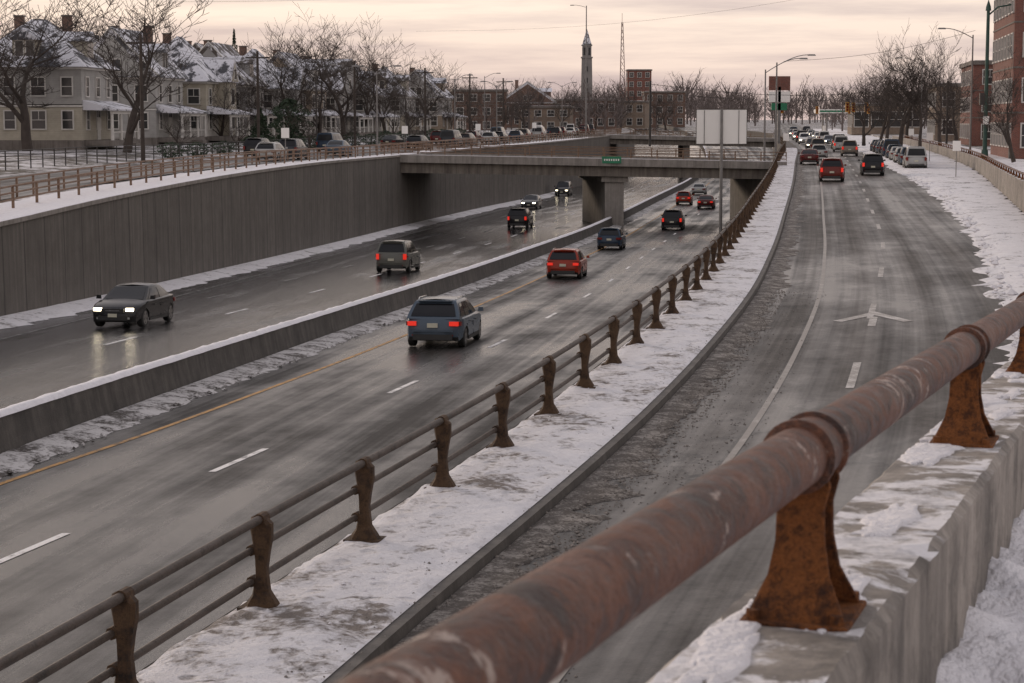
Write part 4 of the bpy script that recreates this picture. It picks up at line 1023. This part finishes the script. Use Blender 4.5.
for i in range(330):
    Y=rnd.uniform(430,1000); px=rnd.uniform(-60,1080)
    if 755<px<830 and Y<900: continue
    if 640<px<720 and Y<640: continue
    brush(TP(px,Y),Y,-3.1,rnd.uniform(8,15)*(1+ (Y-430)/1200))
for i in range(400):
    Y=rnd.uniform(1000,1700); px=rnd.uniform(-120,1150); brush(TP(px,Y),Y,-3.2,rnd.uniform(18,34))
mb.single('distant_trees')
def foliage(name,x,y,z,rx,ry,h,n,cone=False,seed=0):
    rnd=random.Random(seed); mb=MB(); 
    mb.tube('trunk',mat['bark'],[(0,0,0),(0,0,h*.8)],[.12,.03],6)
    for i in range(n):
        t=rnd.random()**(1.3 if cone else 1); a=rnd.uniform(0,6.28)
        rr=(1-t) if cone else math.sqrt(max(0,1-(2*t-1)**2)); rr*=rnd.uniform(.55,1.0)*(1+.25*math.sin(a*3+seed)+.2*math.sin(t*19))
        c=Vector((rx*rr*math.cos(a),ry*rr*math.sin(a),h*(.06+.94*t))); s=rnd.uniform(.1,.26)*(1 if h>2.5 else .6)
        u=Vector((rnd.uniform(-1,1),rnd.uniform(-1,1),rnd.uniform(-1,.3))).normalized()*s; v=Vector((rnd.uniform(-1,1),rnd.uniform(-1,1),rnd.uniform(-1,1))).normalized()*s*.5
        mb.faces('leaves',mat['evergreen'],[c-u,c+v,c+u,c-v],[(0,1,2,3)])
    return mb.single(name,(x,y,z))
foliage('evergreen_tree',TP(290,215),215,-3,2.0,2.0,5.0,2200,False,1); foliage('evergreen_tree',TP(237,330),330,-3,2.6,2.6,17.5,2600,True,2)
foliage('evergreen_tree',TP(262,225),225,-3,1.8,1.8,4,1500,True,3)
for i in range(16):
    Y=165+i*8.5; foliage('hedge',W(Y)-17.8+U(-.5,.5),Y,L(Y)+.1,1.2,2.6,U(1.1,1.7),700,False,20+i)
# ------------------------------------------------------------------ world, sun, camera
w=bpy.data.worlds.new('World'); scene.world=w; w.use_nodes=True; nt=w.node_tree; nt.nodes.clear()
def N(t,**k):
    n=nt.nodes.new(t)
    for a,v in k.items(): setattr(n,a,v)
    return n
out=N('ShaderNodeOutputWorld'); sky=N('ShaderNodeTexSky',sky_type='NISHITA'); sky.sun_disc=False
SE=math.radians(14); SA=math.radians(-38)
sky.sun_elevation=SE; sky.sun_rotation=SA; sky.air_density=1.2; sky.dust_density=3
bg1=N('ShaderNodeBackground'); bg1.inputs[1].default_value=.07; nt.links.new(sky.outputs[0],bg1.inputs[0])
tc=N('ShaderNodeTexCoord'); sp=N('ShaderNodeSeparateXYZ'); nt.links.new(tc.outputs['Generated'],sp.inputs[0])
mpg=N('ShaderNodeMapping'); mpg.inputs['Scale'].default_value=(3.2,3.2,42); nt.links.new(tc.outputs['Generated'],mpg.inputs[0])
nz1=N('ShaderNodeTexNoise'); nz1.inputs['Scale'].default_value=1.3; nz1.inputs['Detail'].default_value=7; nz1.inputs['Roughness'].default_value=.6; nt.links.new(mpg.outputs[0],nz1.inputs['Vector'])
gr=N('ShaderNodeValToRGB'); nt.links.new(sp.outputs[2],gr.inputs[0])
ee=gr.color_ramp.elements; ee[0].position=0; ee[0].color=(.66,.53,.49,1); ee[1].position=1; ee[1].color=(.56,.56,.61,1)
for p,c in((.03,(.77,.64,.575,1)),(.07,(.88,.76,.67,1)),(.25,(.72,.67,.66,1))): q=ee.new(p); q.color=c
cl=N('ShaderNodeValToRGB'); nt.links.new(nz1.outputs['Fac'],cl.inputs[0]); cl.color_ramp.elements[0].position=.38; cl.color_ramp.elements[0].color=(.72,.70,.75,1); cl.color_ramp.elements[1].position=.6; cl.color_ramp.elements[1].color=(1.1,1.07,1.03,1)
mx=N('ShaderNodeMix',data_type='RGBA',blend_type='MULTIPLY'); mx.inputs[0].default_value=1; nt.links.new(gr.outputs[0],mx.inputs[6]); nt.links.new(cl.outputs[0],mx.inputs[7])
bg2=N('ShaderNodeBackground'); bg2.inputs[1].default_value=1.27; nt.links.new(mx.outputs[2],bg2.inputs[0])
ms_=N('ShaderNodeMixShader'); ms_.inputs[0].default_value=.88; nt.links.new(bg1.outputs[0],ms_.inputs[1]); nt.links.new(bg2.outputs[0],ms_.inputs[2]); nt.links.new(ms_.outputs[0],out.inputs[0])
sd=bpy.data.lights.new('sun','SUN'); sd.energy=1.3; sd.angle=math.radians(12); sd.color=(1,.81,.64)
so=bpy.data.objects.new('sun',sd); scene.collection.objects.link(so)
dirv=Vector((math.sin(SA)*math.cos(SE),math.cos(SA)*math.cos(SE),math.sin(SE))); so.rotation_euler=dirv.to_track_quat('Z','Y').to_euler()
cd=bpy.data.cameras.new('camera'); co=bpy.data.objects.new('camera',cd); scene.collection.objects.link(co); scene.camera=co
cd.sensor_width=36; cd.lens=1990*36/1024; cd.clip_end=6000; cd.clip_start=.05
co.rotation_euler=(math.radians(90)-math.atan(223.5/1990),0,0)
cd.dof.use_dof=True; cd.dof.focus_distance=60; cd.dof.aperture_fstop=13
scene.view_settings.view_transform='Standard'; scene.view_settings.look='None'; scene.view_settings.exposure=0
